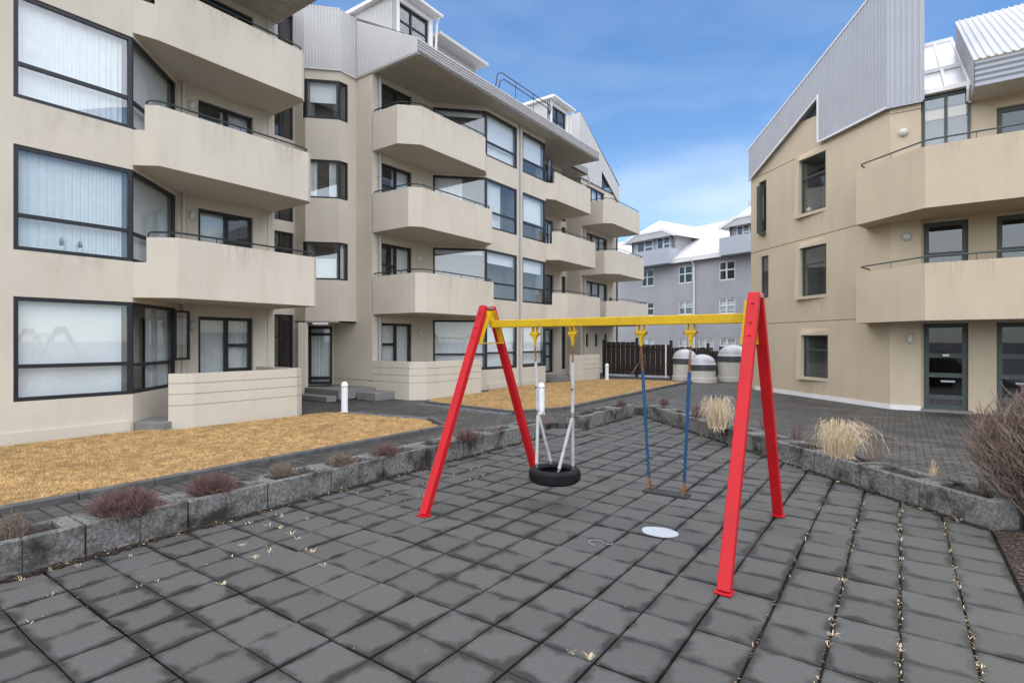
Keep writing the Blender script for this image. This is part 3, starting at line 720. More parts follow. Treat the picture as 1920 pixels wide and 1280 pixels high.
for zz, inset in ((12.42, 0), (12.22, .18)):
    mb.tube([(-12.7, 16.75+inset, 11.75), (-12.62, 16.8+inset, zz-.08), (-12.55, 16.95+inset, zz), (-12.55, 20.6-inset, zz), (-12.62, 20.75-inset, zz-.08), (-12.7, 20.78-inset, zz-.25)], .022, 6)
for y in (17.9, 19.2, 20.4): mb.tube([(-12.56, y, 11.65), (-12.55, y, 12.42)], .014, 5)
mb.build('roof_rail', M_RAIL, APT)

# garden walls with grooves at ground level
def garden_wall(pts, z1, gz):
    mb = MB(); pts = [Vector(p) for p in pts]; zs = [0.0]+list(gz)+[z1]
    for i in range(len(zs)-1):
        a = zs[i]+(.012 if i else 0); b = zs[i+1]-(.012 if i < len(zs)-2 else 0)
        parapet(mb, pts, a, b, .14)
    parapet(mb, offset_poly(pts, .02), .02, z1-.02, .1)
    return mb.build('garden_wall', M_WALL, APT)
garden_wall([(-12.66, 5.22), (-12.42, 5.62), (-12.42, 8.1), (-12.62, 8.36), (XR, 8.4)], 1.36, (.68, .92, 1.15))
garden_wall([(XR, YS-.02), (-12.8, YS-.02), (-12.42, 12.72), (-12.42, 15.55)], 1.40, (.72, .95, 1.18))
garden_wall([(-12.95, 23.0), (-12.35, 23.25), (-12.35, 25.0)], 1.4, (.72, .95, 1.18))
for c_, s_, r_ in (((-13.1, 5.2, .26), (.9, .8, .2), .5), ((-13.6, 22.4, .3), (1.4, 1.1, .26), 0)):
    mb = MB(); mb.cbox(c_, s_, .015, r_); mb.build('step', M_STONE, APT)

# second stair strip and the far end column
a, b = (-15.5, 25.1), (-15.5, 27.2)
wall(APT, a, b, 0, 11.2, [(.7, 2.0, .5+ST*k, 2.95+ST*k) for k in range(4)])
for k in range(4): window(APT, a, b, .7, 2.0, .5+ST*k, 2.95+ST*k, [(.5, [.7]), (.5, [.7])], .07, cover='full' if k == 1 else None, room=1.0, name='stair_window')
YE = 27.2; XR2 = XR
wall(APT, (-15.6, YE-.01), (XR2+.015, YE-.01), 0, 11.2)
ops = [(.7, 3.4, floor_z(k)+.02, 2.75+ST*k) for k in (1, 2)]+[(.6, .95, 1.75, 2.5), (1.75, 2.1, 1.75, 2.5), (3.0, 3.35, 1.75, 2.5), (.7, 3.0, floor_z(3)+.02, 11.0)]
wall(APT, (XR2, YE), (XR2, 32.1), 0, 11.2, ops, grooves=(.4, 1.05, 1.4))
for k in (1, 2): window(APT, (XR2, YE), (XR2, 32.1), *ops[k-1], [(.28, []), (.36, []), (.36, [])], .09, cover='full', room=.6, name='balcony_door')
for o_ in ops[2:5]: window(APT, (XR2, YE), (XR2, 32.1), *o_, [(1, [])], .07, cover=None, room=.5)
window(APT, (XR2, YE), (XR2, 32.1), *ops[5], [(.3, [.6]), (.35, []), (.35, [])], .08, cover='full', room=.5, name='balcony_door')
wall(APT, (XR2, 32.1), (-20, 32.1), 0, 11.5)
for k in range(3):
    X = (-12.3, -12.56, -12.83)[k]; d = (.75, .6, .4)[k]
    balcony(APT, [(XR2, YE), (X-d, YE), (X, YE+d), (X, 31.35), (X-.15, 31.5), (XR2, 31.5)], [(XR2-.05, 31.5), (XR2-.05, YE+.02)], ZB[k], ZP[k])
    if k: wall_lamp(APT, (XR2+.01, 31.0, 1.9+ST*k), (1, 0), m=M_FRAME)
pipe(APT, XR2+.1, YE+.3, .2, 8.4, .05, M_PIPEC)
top = lambda u: 14.8-.578*u
corrugated((XR2+.08, YE-.2), (XR2+.08, 29.65), flat(11.2), top, parent=APT)
corrugated((XR2+.08, 29.65), (XR2+.08, 32.15), lambda u: 12.2-.578*u, lambda u: top(u+2.65), parent=APT)
mb = MB(); mb.quad((XR2-.02, 29.65, 11.2), (XR2-.02, 31.7, 11.2), (XR2-.02, 29.65, 12.25)); mb.build('gable_window', M_GLASSD, APT)
mb = MB(); mb.tube([(XR2+.02, 29.72, 11.2), (XR2+.02, 31.5, 11.2), (XR2+.02, 29.72, 12.2)], .05, 4, closed=True); mb.build('gable_frame', M_FRAME, APT)
corrugated((-17.5, YE-.22), (XR2+.08, YE-.22), flat(11.2), lambda u: 14.8, parent=APT)
mb = MB(); mb.quad((XR2+.1, YE-.22, 14.82), (XR2+.1, 32.2, 14.82-.578*5), (-20, 32.2, 14.82-.578*5), (-20, YE-.22, 14.82)); mb.build('roof', M_CLAD, APT)
ribbed_fascia((-14.0, 25.05), (-14.0, YE-.25), 11.2, 11.6, APT); soffit(-15.6, -14.0, 25.05, YE-.25, 11.2, APT)
mb = MB(); mb.tube([(-14.0, YE-.3, 11.25), (-14.0, YE-.1, 10.9), (-14.35, YE+.05, 10.6), (-14.45, YE+.1, 9.9)], .05, 7); mb.build('gutter', M_TRIM, APT)
# open casements
def casement(p, q, z0, z1):
    f = Fr(p, q); mb = MB(); L_ = f.L
    for (u0, u1, a0, a1) in ((0, .06, z0, z1), (L_-.06, L_, z0, z1), (.06, L_-.06, z0, z0+.06), (.06, L_-.06, z1-.06, z1)): f.box(mb, u0, u1, 0, .045, a0, a1)
    o = mb.build('open_casement', M_FRAME, APT); pm = MB(); f.box(pm, .06, L_-.06, .016, .026, z0+.06, z1-.06); pm.build('pane', M_GLASS, o)
casement((-14.05, 5.9), (-14.3, 6.35), 1.6, 2.8); casement((XF-.15, 21.4), (XF-.1, 21.75), ZS[2], ZS[2]+1.0); casement((XF-.15, 21.4), (XF-.1, 21.75), ZS[3]+.1, ZS[3]+1.2)

# ------------------------------------------------------------------ right tan building
RB = thing('tan_apartment_building', (1, 21, ZT), 'tan rendered building with grey corrugated upper cladding and a green framed entrance, at right', 'building')
WS = 18.3                                            # its slanted wall stands on X + Y = WS
def wp(px):                                          # point of the slanted wall seen at a pixel column
    r = ray(px, 640); t = WS/(r.x+r.y); return (r.x*t, r.y*t)
A0, A1, A2 = wp(1408), wp(1669), (.46, 18.5)
A1 = (A1[0], 18.5)
fw_ = Fr(A0, A1); LW = fw_.L
def ua(px): p = wp(px); return (Vector(p)-Vector(A0)).length
G_R = (2.72, 5.53, 8.42)
def wallz(u): return 10.6                            # hidden behind the cladding above
main = [(ua(1503), ua(1549), 6.38, 8.22), (ua(1504), ua(1550), 3.58, 5.22), (ua(1507), ua(1553), .86, 2.26)]
slit = [(ua(1423), ua(1437), 6.22, 8.18), (ua(1427), ua(1441), 3.7, 5.3)]
wall(RB, A0, A1, 0, 8.44, main+slit, m=M_TAN, grooves=G_R)
wall(RB, A1, A2, 0, 8.62, m=M_TAN, grooves=(8.36,)); wall(RB, (A0[0]+.02, 27), (A0[0]+.02, A0[1]+.02), 0, 9.6, m=M_TAN)
for i, o_ in enumerate(main):
    window(RB, A0, A1, *o_, [(1, [.66])], .05, inset=.03, frame=M_GFRAME, cover=None, room=.7, glassm=M_GLASS)
    f = fw_; mb = MB(); u0, u1, z0, z1 = o_; l, r, b, t = u0-.2, u1+.04, z0-.10, z1+.2
    # projecting surround: a raised rim whose depth grows towards the sill
    dep = lambda u: .004+.15*(r-u)/(r-l)
    for (p0, p1, q0, q1) in ((l, u0, b, t), (u0, r, b, z0), (u0, r, z1, t)):
        P = [f.P(u, wd, z) for u in (p0, p1) for z in (q0, q1) for wd in (-.01, dep(u)*(.55 if z == t else 1))]
        mb.add(P, [(0, 1, 3, 2), (4, 6, 7, 5), (1, 5, 7, 3), (0, 4, 5, 1), (2, 3, 7, 6)])
    mb.build('window_surround', M_TAN, RB)
for i, o_ in enumerate(slit): window(RB, A0, A1, *o_, [(1, [])], .05, inset=.05, frame=M_GFRAME, cover=None, room=.5)
mb = MB(); fw_.box(mb, ua(1430), ua(1437), -.02, .16, 6.1, 6.2); fw_.box(mb, ua(1425), ua(1430), .02, .14, 6.2, 8.0); mb.build('open_casement', M_GFRAME, RB)
mb = MB(); fw_.box(mb, ua(1500)-.1, ua(1500)+.3, -.2, -.17, 6.5, 6.62); mb.build('paper_note', M_TRIM, RB)
mb = MB(); f = fw_; f.box(mb, .3, LW, -.01, .03, .1, .30); mb.build('plinth', M_TRIM, RB)
f2 = Fr(A1, A2); mb = MB(); f2.box(mb, .0, f2.L, -.01, .03, .1, .30); mb.build('plinth', M_TRIM, RB)
# upper cladding with a slit cut into it
U_S = ua(1540); slope = (10.05-8.42)/(U_S-.02)
ztop = lambda u: 9.62+(11.95-9.62)/(ua(1635))*u
Q0, Q1, Q2 = [tuple(v) for v in offset_poly([A0, A1, (.5, 18.5)], -.1)]
QS = tuple(Vector(Q0).lerp(Vector(Q1), U_S/LW))
corrugated(Q0, QS, lambda u: 8.4+slope*u, ztop, .12, .02, M_CLADR, RB)
corrugated(QS, Q1, flat(8.5), lambda u: ztop(u+U_S), .12, .02, M_CLADR, RB)
corrugated(Q1, Q2, flat(8.5), lambda u: ztop(LW+u), .12, .02, M_CLADR, RB)
mb = MB(); fw_.box(mb, U_S-.4, LW, -.2, -.006, 8.42, 9.0); mb.build('wall', M_TAN, RB)
mb = MB(); fr_ = Fr(A0, A1)
mb.quad(fr_.P(.05, -.05, 8.44), fr_.P(U_S, -.05, 8.44), fr_.P(U_S, -.05, 9.5), fr_.P(ua(1497), -.05, 8.46+slope*ua(1497)), fr_.P(.05, -.05, 8.5)); mb.build('wall', M_TAN, RB)
mb = MB(); mb.quad(fr_.P(ua(1490), -.06, 9.3), fr_.P(U_S+.02, -.06, 9.3), fr_.P(U_S+.02, -.06, 10.2)); mb.build('gable_window', M_GLASSD, RB)
mb = MB()
fr_.box(mb, U_S-.03, U_S+.03, .08, .14, 8.55, 10.1)
mb.beam(fr_.P(0, .1, 8.4), fr_.P(U_S, .1, 10.05), .06, .05); mb.beam(fr_.P(U_S, .1, 8.55), fr_.P(LW, .1, 8.55), .06, .05)
mb.beam(fr_.P(0, .1, ztop(0)), fr_.P(LW, .1, ztop(LW)), .07, .05); mb.build('trim', M_TRIM, RB)
mb = MB(); mb.box((.5, 18.42, 10.6), (.06, .06, 4.1)); mb.build('trim', M_CLADR, RB)
mb = MB(); mb.quad((A0[0], A0[1], 9.6), (A1[0], A1[1], ztop(LW)), (.5, 18.5, ztop(LW)+.4), (.5, 27, ztop(LW)+.4), (A0[0], 27, 9.6)); mb.quad((.5, 18.5, 8.6), (.5, 27, 8.6), (.5, 27, 13.6), (.5, 18.5, 13.6)); mb.build('roof', M_CLADR, RB)
for p, ov in ((on_y(1694, 249, 18.5), 0), (on_y(1700, 444, 18.5), 0), (on_y(1706, 635, 18.5), 1)): wall_lamp(RB, (p.x, p.y-.005, p.z), (0, -1), bool(ov))
# door wall
YD = 18.66; da, db = (.46, YD), (9, YD)
ZF = (.22, 2.95, 5.72); dops = []
for z in ZF:
    for x0, x1 in ((.06, 1.0), (1.56, 2.5), (4.2, 5.1)): dops.append((x0, x1, z, z+2.32))
wall(RB, da, db, 0, 8.35, dops, m=M_TAN)
for i, o_ in enumerate(dops):
    window(RB, da, db, *o_, [(1, [.10, .385, .64])], .12, inset=.10, frame=M_GFRAME, cover=None, room=.5, glassm=M_GLASSD, name='door', solid=(0,))
for z in ZF[:1]:
    for x in (.62, 2.12):
        mb = MB(); mb.tube([(x, YD+.06, 1.12), (x, YD+.01, 1.12), (x+.13, YD+.01, 1.12)], .013, 6); mb.build('door_handle', M_STEEL, RB)
        mb = MB(); mb.box((x+.42, YD+.08, .98), (.3, .02, .05)); mb.build('letter_slot', M_STEEL, RB)
mb = MB(); mb.box((1.0, YD+.075, 1.68), (.14, .01, .05)); mb.build('name_plate', M_TRIM, RB)
mb = MB(); mb.cbox((1.0, YD-.1, .19), (1.1, .36, .08), .01); mb.build('doorstep', M_STONE, RB)
# balconies
for k, (zb, zt) in enumerate(((2.57, 3.98), (5.34, 6.86))):
    p0 = (-1.02, 18.24); p1 = (.5, 16.88)
    balcony(RB, [(-.80, 19.1), p0, p1, (9, 16.88)], [(9, YD), (.4, YD), (.4, 18.52), (-.2, 18.52)], zb, zt, .16, M_TAN, rail_m=M_GFRAME, rail_h=.17)
# upper block: glazed slope and corrugated roof
gm = MB(); zl, yl, s_ = 8.78, 18.6, .64
for x0, x1 in ((.53, .98), (1.02, 1.47)):
    for y0, y1 in ((18.62, 20.6), (20.9, 24.6)):
        gm = MB(); gm.quad((x0, y0, zl+(y0-yl)*s_), (x1, y0, zl+(y0-yl)*s_), (x1, y1, zl+(y1-yl)*s_), (x0, y1, zl+(y1-yl)*s_)); gm.build('skylight_pane', M_FROST, RB)
mb = MB()
for x in (.52, 1.0, 1.48): mb.beam((x, yl-.05, zl-.03), (x, 24.7, zl+6.1*s_-.03), .07, .1)
for y in (18.58, 20.75, 24.7): mb.box((1.0, y, zl+(y-yl)*s_), (1.0, .22, .12))
mb.build('skylight_frame', M_TRIM, RB)
wall(RB, (.46, YD), (1.52, YD), 8.3, 8.72, m=M_GFRAME, t=.1)
wz = (8.05, 8.7)
window(RB, (.46, YD-.03), (1.52, YD-.03), .03, 1.04, 7.25, 8.66, [(.5, []), (.5, [])], .06, inset=.0, frame=M_GFRAME, cover=None, room=.05, name='window')
ribbed_fascia((1.5, 17.6), (9, 17.6), 8.33, 8.95, RB, M_CLADR)
mb = MB(); mb.box((5.25, 18.15, 8.34), (7.5, 1.05, .04)); mb.build('soffit', M_SOFF, RB)
mb = MB(); n = 50
for i in range(n):
    x0, x1 = 1.48+7.6*i/n, 1.48+7.6*(i+1)/n; xm = x0*.5+x1*.5; g = lambda x, y, h: (x, y, 8.97+(y-17.56)*s_+h)
    mb.quad(g(x0, 17.56, 0), g(xm, 17.56, 0), g(xm, 23.3, 0), g(x0, 23.3, 0)); mb.quad(g(xm, 17.56, 0), g(xm+.03, 17.56, .035), g(xm+.03, 23.3, .035), g(xm, 23.3, 0))
    mb.quad(g(xm+.03, 17.56, .035), g(x1-.02, 17.56, .035), g(x1-.02, 23.3, .035), g(xm+.03, 23.3, .035)); mb.quad(g(x1-.02, 17.56, .035), g(x1, 17.56, 0), g(x1, 23.3, 0), g(x1-.02, 23.3, .035))
mb.build('roof', M_CLADR, RB)
mb = MB(); mb.quad((1.49, 17.6, 8.33), (1.49, 17.6, 8.97), (1.49, 23.3, 8.97+5.7*s_), (1.49, 23.3, 8.33)); mb.build('gable_end', M_CLADR, RB)
mb = MB(); mb.quad((.46, 24.7, 0), (9, 24.7, 0), (9, 24.7, 12.5), (.46, 24.7, 12.5)); mb.quad((9, 24.7, 0), (9, 17.7, 0), (9, 17.7, 8.6), (9, 24.7, 12.5)); mb.build('rear_wall', M_TAN, RB)
mb = MB(); mb.tube([(1.44, 18.5, 8.75), (1.44, 18.45, 8.6), (1.44, 18.55, 8.35), (1.5, 18.6, 8.3)], .035, 6); mb.build('gutter', M_TRIM, RB)

# ------------------------------------------------------------------ lilac grey house behind
BQ = Vector((-13.5, 41.9, 0)); BE = Vector((.945, -.327, 0)).normalized(); BNm = Vector((BE.y, -BE.x, 0))
def bp(px, py, off=0): return on_plane(px, py, BQ+BNm*off, BNm)
BB = thing('grey_house', (BQ.x, BQ.y, ZT), 'lilac grey rendered house with white roof and white framed windows beyond the fence', 'building')
pa, pb = bp(1090, 640), bp(1500, 640); fa, fb = (pa.x, pa.y), (pb.x, pb.y); fB = Fr(fa, fb)
def bu(px): p = bp(px, 640); return (Vector((p.x, p.y))-fB.a).dot(fB.d)
def bz(px, py): return bp(px, py).z
rows = []
for cx, hw, y0, y1 in ((1214, 12, 505, 537), (1285, 13.5, 498, 531), (1363, 15.5, 489, 525), (1214, 12, 567, 592), (1285, 13.5, 564, 590), (1363, 15.5, 559, 588), (1214, 12, 635, 666), (1285, 13.5, 634, 666), (1324, 14.5, 634, 668), (1364, 15.5, 633, 666)):
    rows.append((bu(cx-hw), bu(cx+hw), bz(cx, y1), bz(cx, y0)))
ZEV = bz(1316, 480)
wall(BB, fa, fb, 0, ZEV, rows, m=M_GREYRENDER, t=.25)
for i, o_ in enumerate(rows):
    window(BB, fa, fb, *o_, [(.45, [.55]), (.55, [.55])], .09, inset=.06, frame=M_WFRAME, cover=(None, .3, None, None, .35, .9, .5, .4, .4, .5)[i], room=.5, glassm=M_GLASSD if i in (0, 1, 2, 3) else M_GLASS)
mb = MB(); s_ = .62; a0 = fB.P(-1, .45, ZEV-.02); a1 = fB.P(fB.L+1, .45, ZEV-.02); b1 = fB.P(fB.L+1, -5.2, ZEV+5.65*s_); b0 = fB.P(-1, -5.2, ZEV+5.65*s_)
mb.quad(a0, a1, b1, b0); mb.quad(b0, b1, fB.P(fB.L+1, -11, ZEV), fB.P(-1, -11, ZEV)); up = Vector((0, 0, .14))
n = 70
for i in range(n): mb.beam(a0.lerp(a1, (i+.5)/n)+Vector((0, 0, .02)), b0.lerp(b1, (i+.5)/n)+Vector((0, 0, .02)), .05, .04)
mb.build('roof', M_WROOF, BB)
mb = MB(); fB.box(mb, -1, fB.L+1, .38, .47, ZEV-.32, ZEV-.04); fB.box(mb, -1, fB.L+1, 0, .4, ZEV-.2, ZEV-.16); mb.tube([fB.P(bu(1303), .5, ZEV-.1), fB.P(bu(1303), .1, ZEV-.7), fB.P(bu(1303), .1, 0)], .07, 6); mb.build('gutter', M_TRIM, BB)
wall(BB, fb, (fb[0]-BNm.x*10, fb[1]-BNm.y*10), 0, ZEV, m=M_GREYRENDER); wall(BB, (fa[0]-BNm.x*10, fa[1]-BNm.y*10), fa, 0, ZEV, m=M_GREYRENDER)
def big_dormer(p0, p1, zb, zp, zt, off, lab):
    """dormer with a balcony front: p0..p1 pixel columns, zb..zp parapet, zt eaves"""
    u0, u1 = bu(p0), bu(p1)
    a, b = fB.P(u0, off, 0), fB.P(u1, off, 0)
    mb = MB(); fB.box(mb, u0, u1, -.5, off, zb, zb+.15); fB.box(mb, u0, u1, off-.12, off, zb+.15, zp); fB.box(mb, u0, u0+.12, -.3, off-.12, zb+.15, zp); fB.box(mb, u1-.12, u1, -.3, off-.12, zb+.15, zp)
    o = mb.build('dormer_balcony', M_GREYPANEL, BB)
    fa2, fb2 = fB.P(u0+.2, .05, 0), fB.P(u1-.2, .05, 0); Ld = u1-u0-.4
    ops_ = [(.5, Ld*.52, zb+.5, zt-.15), (Ld*.6, Ld-.35, zb+.5, zt-.15)]
    wall(BB, fa2[:2], fb2[:2], zb, zt, ops_, m=M_GREYRENDER, name='dormer_wall')
    for q in ops_: window(BB, fa2[:2], fb2[:2], *q, [(.5, []), (.5, [.7])], .1, inset=.04, frame=M_WFRAME, cover=None, room=.4, glassm=M_GLASS)
    wall(BB, fB.P(u1-.2, .05, 0)[:2], fB.P(u1-.2, -4, 0)[:2], zb, zt, m=M_GREYRENDER, name='dormer_wall'); wall(BB, fB.P(u0+.2, -4, 0)[:2], fB.P(u0+.2, .05, 0)[:2], zb, zt, m=M_GREYRENDER, name='dormer_wall')
    # hipped gablet roof
    um = (u0+u1)/2; zr = zt+1.5; e = .35
    r = MB(); E0, E1, R0, R1 = fB.P(u0-e, .6, zt-.25), fB.P(u1+e, .6, zt-.25), fB.P(um, -.9, zr), fB.P(um, -7, zr); F0, F1 = fB.P(u0-e, -6, zt-.25), fB.P(u1+e, -6, zt-.25)
    H0, H1 = fB.P(u0+.9, .5, zt+.35), fB.P(u1-.9, .5, zt+.35)
    r.quad(E0, H0, R0, R1, F0); r.quad(H1, E1, F1, R1, R0); r.quad(H0, H1, R0); r.build('dormer_roof', M_WROOF, BB)
    g = MB(); g.beam(E0, H0, .12, .22); g.beam(H0, H1, .12, .2); g.beam(H1, E1, .12, .22); g.build('dormer_fascia', M_TRIM, BB)
    fr2 = MB(); fr2.quad(E0, E1, H1, H0); fr2.build('dormer_gable', M_GREYRENDER, BB)
z1 = bz(1230, 500); z2 = bz(1230, 472); z3 = bz(1230, 444)
big_dormer(1182, 1268, z1, z2, z3, 1.0, '')
big_dormer(1364, 1450, bz(1390, 481)+.1, bz(1390, 449)+.15, bz(1390, 421)+.1, 1.0, '')
mb = MB(); q = fB.P(bu(1350), -4.6, ZEV+3.0); mb.box((q.x, q.y, q.z+.55), (.9, .9, 1.7)); mb.box((q.x+1, q.y-.3, q.z+.5), (.7, .7, 1.5)); mb.build('chimney', M_GREYPANEL, BB)

# ------------------------------------------------------------------ timber fence, rooflights, bollards
fs = [(1133, 1195, 641), (1195, 1259, 646), (1259, 1328, 652), (1328, 1352, 658)]
YF = 27.3
FEN = thing('timber_fence', (-10, YF, ZT), 'dark stained vertical board fence stepping down behind the domed rooflights', 'fence')
bm_ = None
for (p0, p1, py) in fs:
    x0, x1 = on_y(p0, 640, YF).x, on_y(p1, 640, YF).x; zt = on_y((p0+p1)/2, py, YF).z; n = round((x1-x0)/.14)
    for i in range(n):
        xa = x0+(x1-x0)*(i+.5)/n; mb = MB(); mb.box((xa, YF+(.018 if i % 2 else 0), (zt+.3)/2+random.uniform(-.01, .01)), ((x1-x0)/n-.012, .02, zt-.3)); mb.build('board', M_FENCE, FEN)
    mb = MB(); mb.box((x1, YF-.05, (zt+.15)/2+.1), (.12, .12, zt+.1)); mb.build('post', M_FENCE, FEN)
    for zz in (.55, zt-.25):
        mb = MB(); mb.box(((x0+x1)/2, YF+.06, zz), (x1-x0-.02, .05, .1)); mb.build('fence_rail', M_FENCE, FEN)
x0 = on_y(1133, 640, YF).x; mb = MB(); mb.box((x0, YF-.05, 1.1), (.12, .12, 2.1)); mb.build('post', M_FENCE, FEN)
mb = MB(); mb.box(((x0-6)/2-.2, YF+.02, .24), (6.8, .1, .1)); mb.build('base_board', M_PIPE, FEN)
mb = MB(); mb.box((on_y(1249, 640, YF).x, YF-.03, 1.05), (.07, .04, 1.7)); mb.build('gate_edge', M_TRIM, FEN)
for px, lb in ((1188, 'weathered plank propped against the fence, nearer the cream building'), (1256, 'weathered plank propped against the fence beside the rooflights')):
    p = on_z(px-6, 707, ZT); mb = MB(); mb.beam((p.x, p.y-.1, ZT), (p.x+.35, YF-.08, ZT+.72), .1, .03); tag(mb.build('plank', M_SPLINT, loc=(p.x, p.y, ZT)), lb, 'plank')
def rooflight(px, base_y, d, h, label):
    p = on_z(px, base_y, ZT); c = (p.x, p.y, ZT); r = d/2
    t = thing('domed_rooflight', c, label, 'rooflight', 'domed rooflights by the fence')
    hb = h-r*.78-.28
    mb = MB(); mb.lathe([(r+.05, 0), (r+.05, .2), (r, .22), (r, hb), (r-.06, hb)], c, 32); mb.build('base', M_WOODBOX, t)
    mb = MB(); n = 6
    prof = []
    for i in range(n): z = hb+.28*i/n; prof += [(r-.03, z), (r+.02, z+.012), (r+.02, z+.026), (r-.03, z+.036)]
    mb.lathe(prof+[(r-.03, hb+.28)], c, 32); mb.build('louvre', M_MESH, t)
    mb = MB(); mb.lathe([(r+.04, hb+.27), (r+.04, hb+.31)]+[(r*math.cos(a)+.0, hb+.31+r*.75*math.sin(a)) for a in np.linspace(0, math.pi/2-.01, 10)], c, 32); mb.build('dome', M_FROST, t, smooth=True)
rooflight(1284, 712, 1.13, 1.5, 'domed rooflight standing behind the lower one, nearest the gate')
rooflight(1317, 716, 1.18, 1.28, 'lowest domed rooflight, in front of its neighbour')
rooflight(1375, 714, 1.36, 1.72, 'tallest and widest domed rooflight, behind the red swing leg')
def bollard(px, py, label, hh=.84):
    p = on_z(px, py, ZT); c = (p.x, p.y, ZT); t = thing('bollard', c, label, 'bollard', 'white light bollards along the path')
    r = .085
    mb = MB(); mb.lathe([(r+.02, 0), (r+.02, .02), (r, .025), (r, hh*.78), (r*.85, hh*.785), (r*.85, hh*.81)], c, 18); mb.build('post', M_WHITEP, t, smooth=False)
    mb = MB(); mb.lathe([(r*.85, hh*.81), (r+.006, hh*.815), (r+.006, hh*.88)]+[(r*math.cos(a), hh*.88+r*math.sin(a)*.95) for a in np.linspace(0, math.pi/2-.02, 6)], c, 18); mb.build('cap', M_WHITEP, t, smooth=True)
bollard(646, 773, 'white bollard between the entrance steps and the nearer lawn')
bollard(1015, 776, 'white bollard behind the tyre swing straps')
bollard(1138, 713, 'white bollard farthest away, in front of the dark fence')

# ------------------------------------------------------------------ concrete planters
ZPL = .32
def planter_unit(name, c, ang, L_, parent, D=.48):
    """hollow concrete trough; local x along the run, front face on local -y"""
    R = Matrix.Rotation(ang, 3, 'Z'); c = Vector(c)
    def bx(mb, lx, ly, lz, sx, sy, sz): mb.cbox(c+R @ Vector((lx, ly, lz)), (sx, sy, sz), .012, R=R)
    mb = MB(); h = ZPL+random.uniform(-.006, .006); zc = h/2-.03; hh = h+.06; q = L_/2-.006
    bx(mb, -q/2, .04, zc, q-.003, .08, hh); bx(mb, q/2, .04, zc, q-.003, .08, hh)
    bx(mb, 0, D-.035, zc, 2*q, .07, hh)
    for s in (-1, 1): bx(mb, s*(q-.07), D/2+.005, zc, .14, D-.152, hh)
    o = mb.build('block', M_CONC, parent)
    mb = MB(); n = 8; w_ = 2*q-.281; d_ = D-.153
    hgt = [[ZPL-.05+random.uniform(-.02, .02) for _ in range(n+1)] for _ in range(n+1)]
    for i in range(n):
        for j in range(n):
            mb.quad(*[c+R @ Vector((-w_/2+w_*a/n, .08+.002+d_*b/n, hgt[a][b])) for a, b in ((i, j), (i+1, j), (i+1, j+1), (i, j+1))])
    mb.build('soil', M_SOIL, o)
    return o
def planter(a, b, label, U=.89):
    a, b = Vector(a), Vector(b); n = max(1, round((b-a).length/U)); ang = math.atan2((b-a).y, (b-a).x)
    t = thing('planter_wall', (a.x, a.y, 0), label, 'planter')
    for k in range(n):
        p = a.lerp(b, (k+.5)/n); planter_unit('block', (p.x, p.y, 0), ang+random.uniform(-.006, .006), (b-a).length/n, t)
    return t
# front faces look towards the playground: for a run walked with its front on the right hand

run = planter
run((XP, -1.78), (XP, 10.1), 'long row of weathered concrete trough blocks between playground and nearer lawn')
run((-5.99, 11.25), (-5.99, 14.3), 'short row of concrete trough blocks at the far left corner of the playground')
run((-5.62, 14.24), (.83, 7.79), 'diagonal row of concrete trough blocks along the far right side of the playground')
mb = MB(); mb.cbox((-6.25, 10.68, .0), (.62, 1.0, .09), .01); tag(mb.build('threshold_slab', M_KERB, loc=(-6.25, 10.68, 0)), 'flat dark slab in the gap between two rows of planter blocks', 'slab')

# ------------------------------------------------------------------ swing set
SW = thing('swing_set', (-2.85, 5.84, 0), 'red and yellow steel swing frame with slanted red legs and a yellow crossbar', 'swing frame')
YB = 5.84
for X in (-4.56, -1.17):
    for s in (-1, 1):
        foot = Vector((X, YB+s*1.21, .012)); topv = Vector((X, YB+s*.075, 2.52))
        mb = MB(); mb.beam(foot, topv, .105, .085, up=(0, 1, 0), ch=.008); lg = mb.build('leg', M_RED, SW)
        mb = MB(); mb.cbox((foot.x, foot.y, .010), (.135, .115, .018), .003); mb.build('foot_plate', M_RED, lg)
        d = (topv-foot).normalized(); nrm = Vector((1 if X < -3 else 1, 0, 0)); fn = Vector((0, -d.z, d.y)) if s < 0 else Vector((0, d.z, -d.y))
        for zf in (.83, .88, .955):
            p = foot.lerp(topv, zf)+fn*.045; mb = MB(); mb.tube([p, p+fn*.012], .014, 8); mb.build('bolt', M_RED, lg)
    # yellow bracket hugging both legs under the beam
    xi = X+(.06 if X < -3 else -.06)
    mb = MB(); zb0, zb1 = 2.02, 2.46; yy = lambda z: 1.21-(1.21-.075)*z/2.52-.055
    for s in (-1, 1): mb.beam((xi, YB+s*yy(zb0), zb0), (xi, YB+s*yy(zb1), zb1), .07, .014, up=(0, 1, 0))
    mb.box((xi, YB, zb0+.008), (.075, 2*yy(zb0), .014)); mb.box((xi, YB, 2.38), (.02, 2*yy(2.38)+.02, .16))
    mb.build('bracket', M_YEL, SW)
    mb = MB(); mb.box((X, YB, 2.50), (.11, .12, .03)); mb.build('top_cap', M_STEEL, SW)
mb = MB(); mb.cbox((-2.865, YB, 2.283), (3.27, .075, .098), .006); mb.build('crossbar', M_YEL, SW)
HX = [on_y(px, 610, YB).x for px in (1003, 1074, 1202, 1295)]
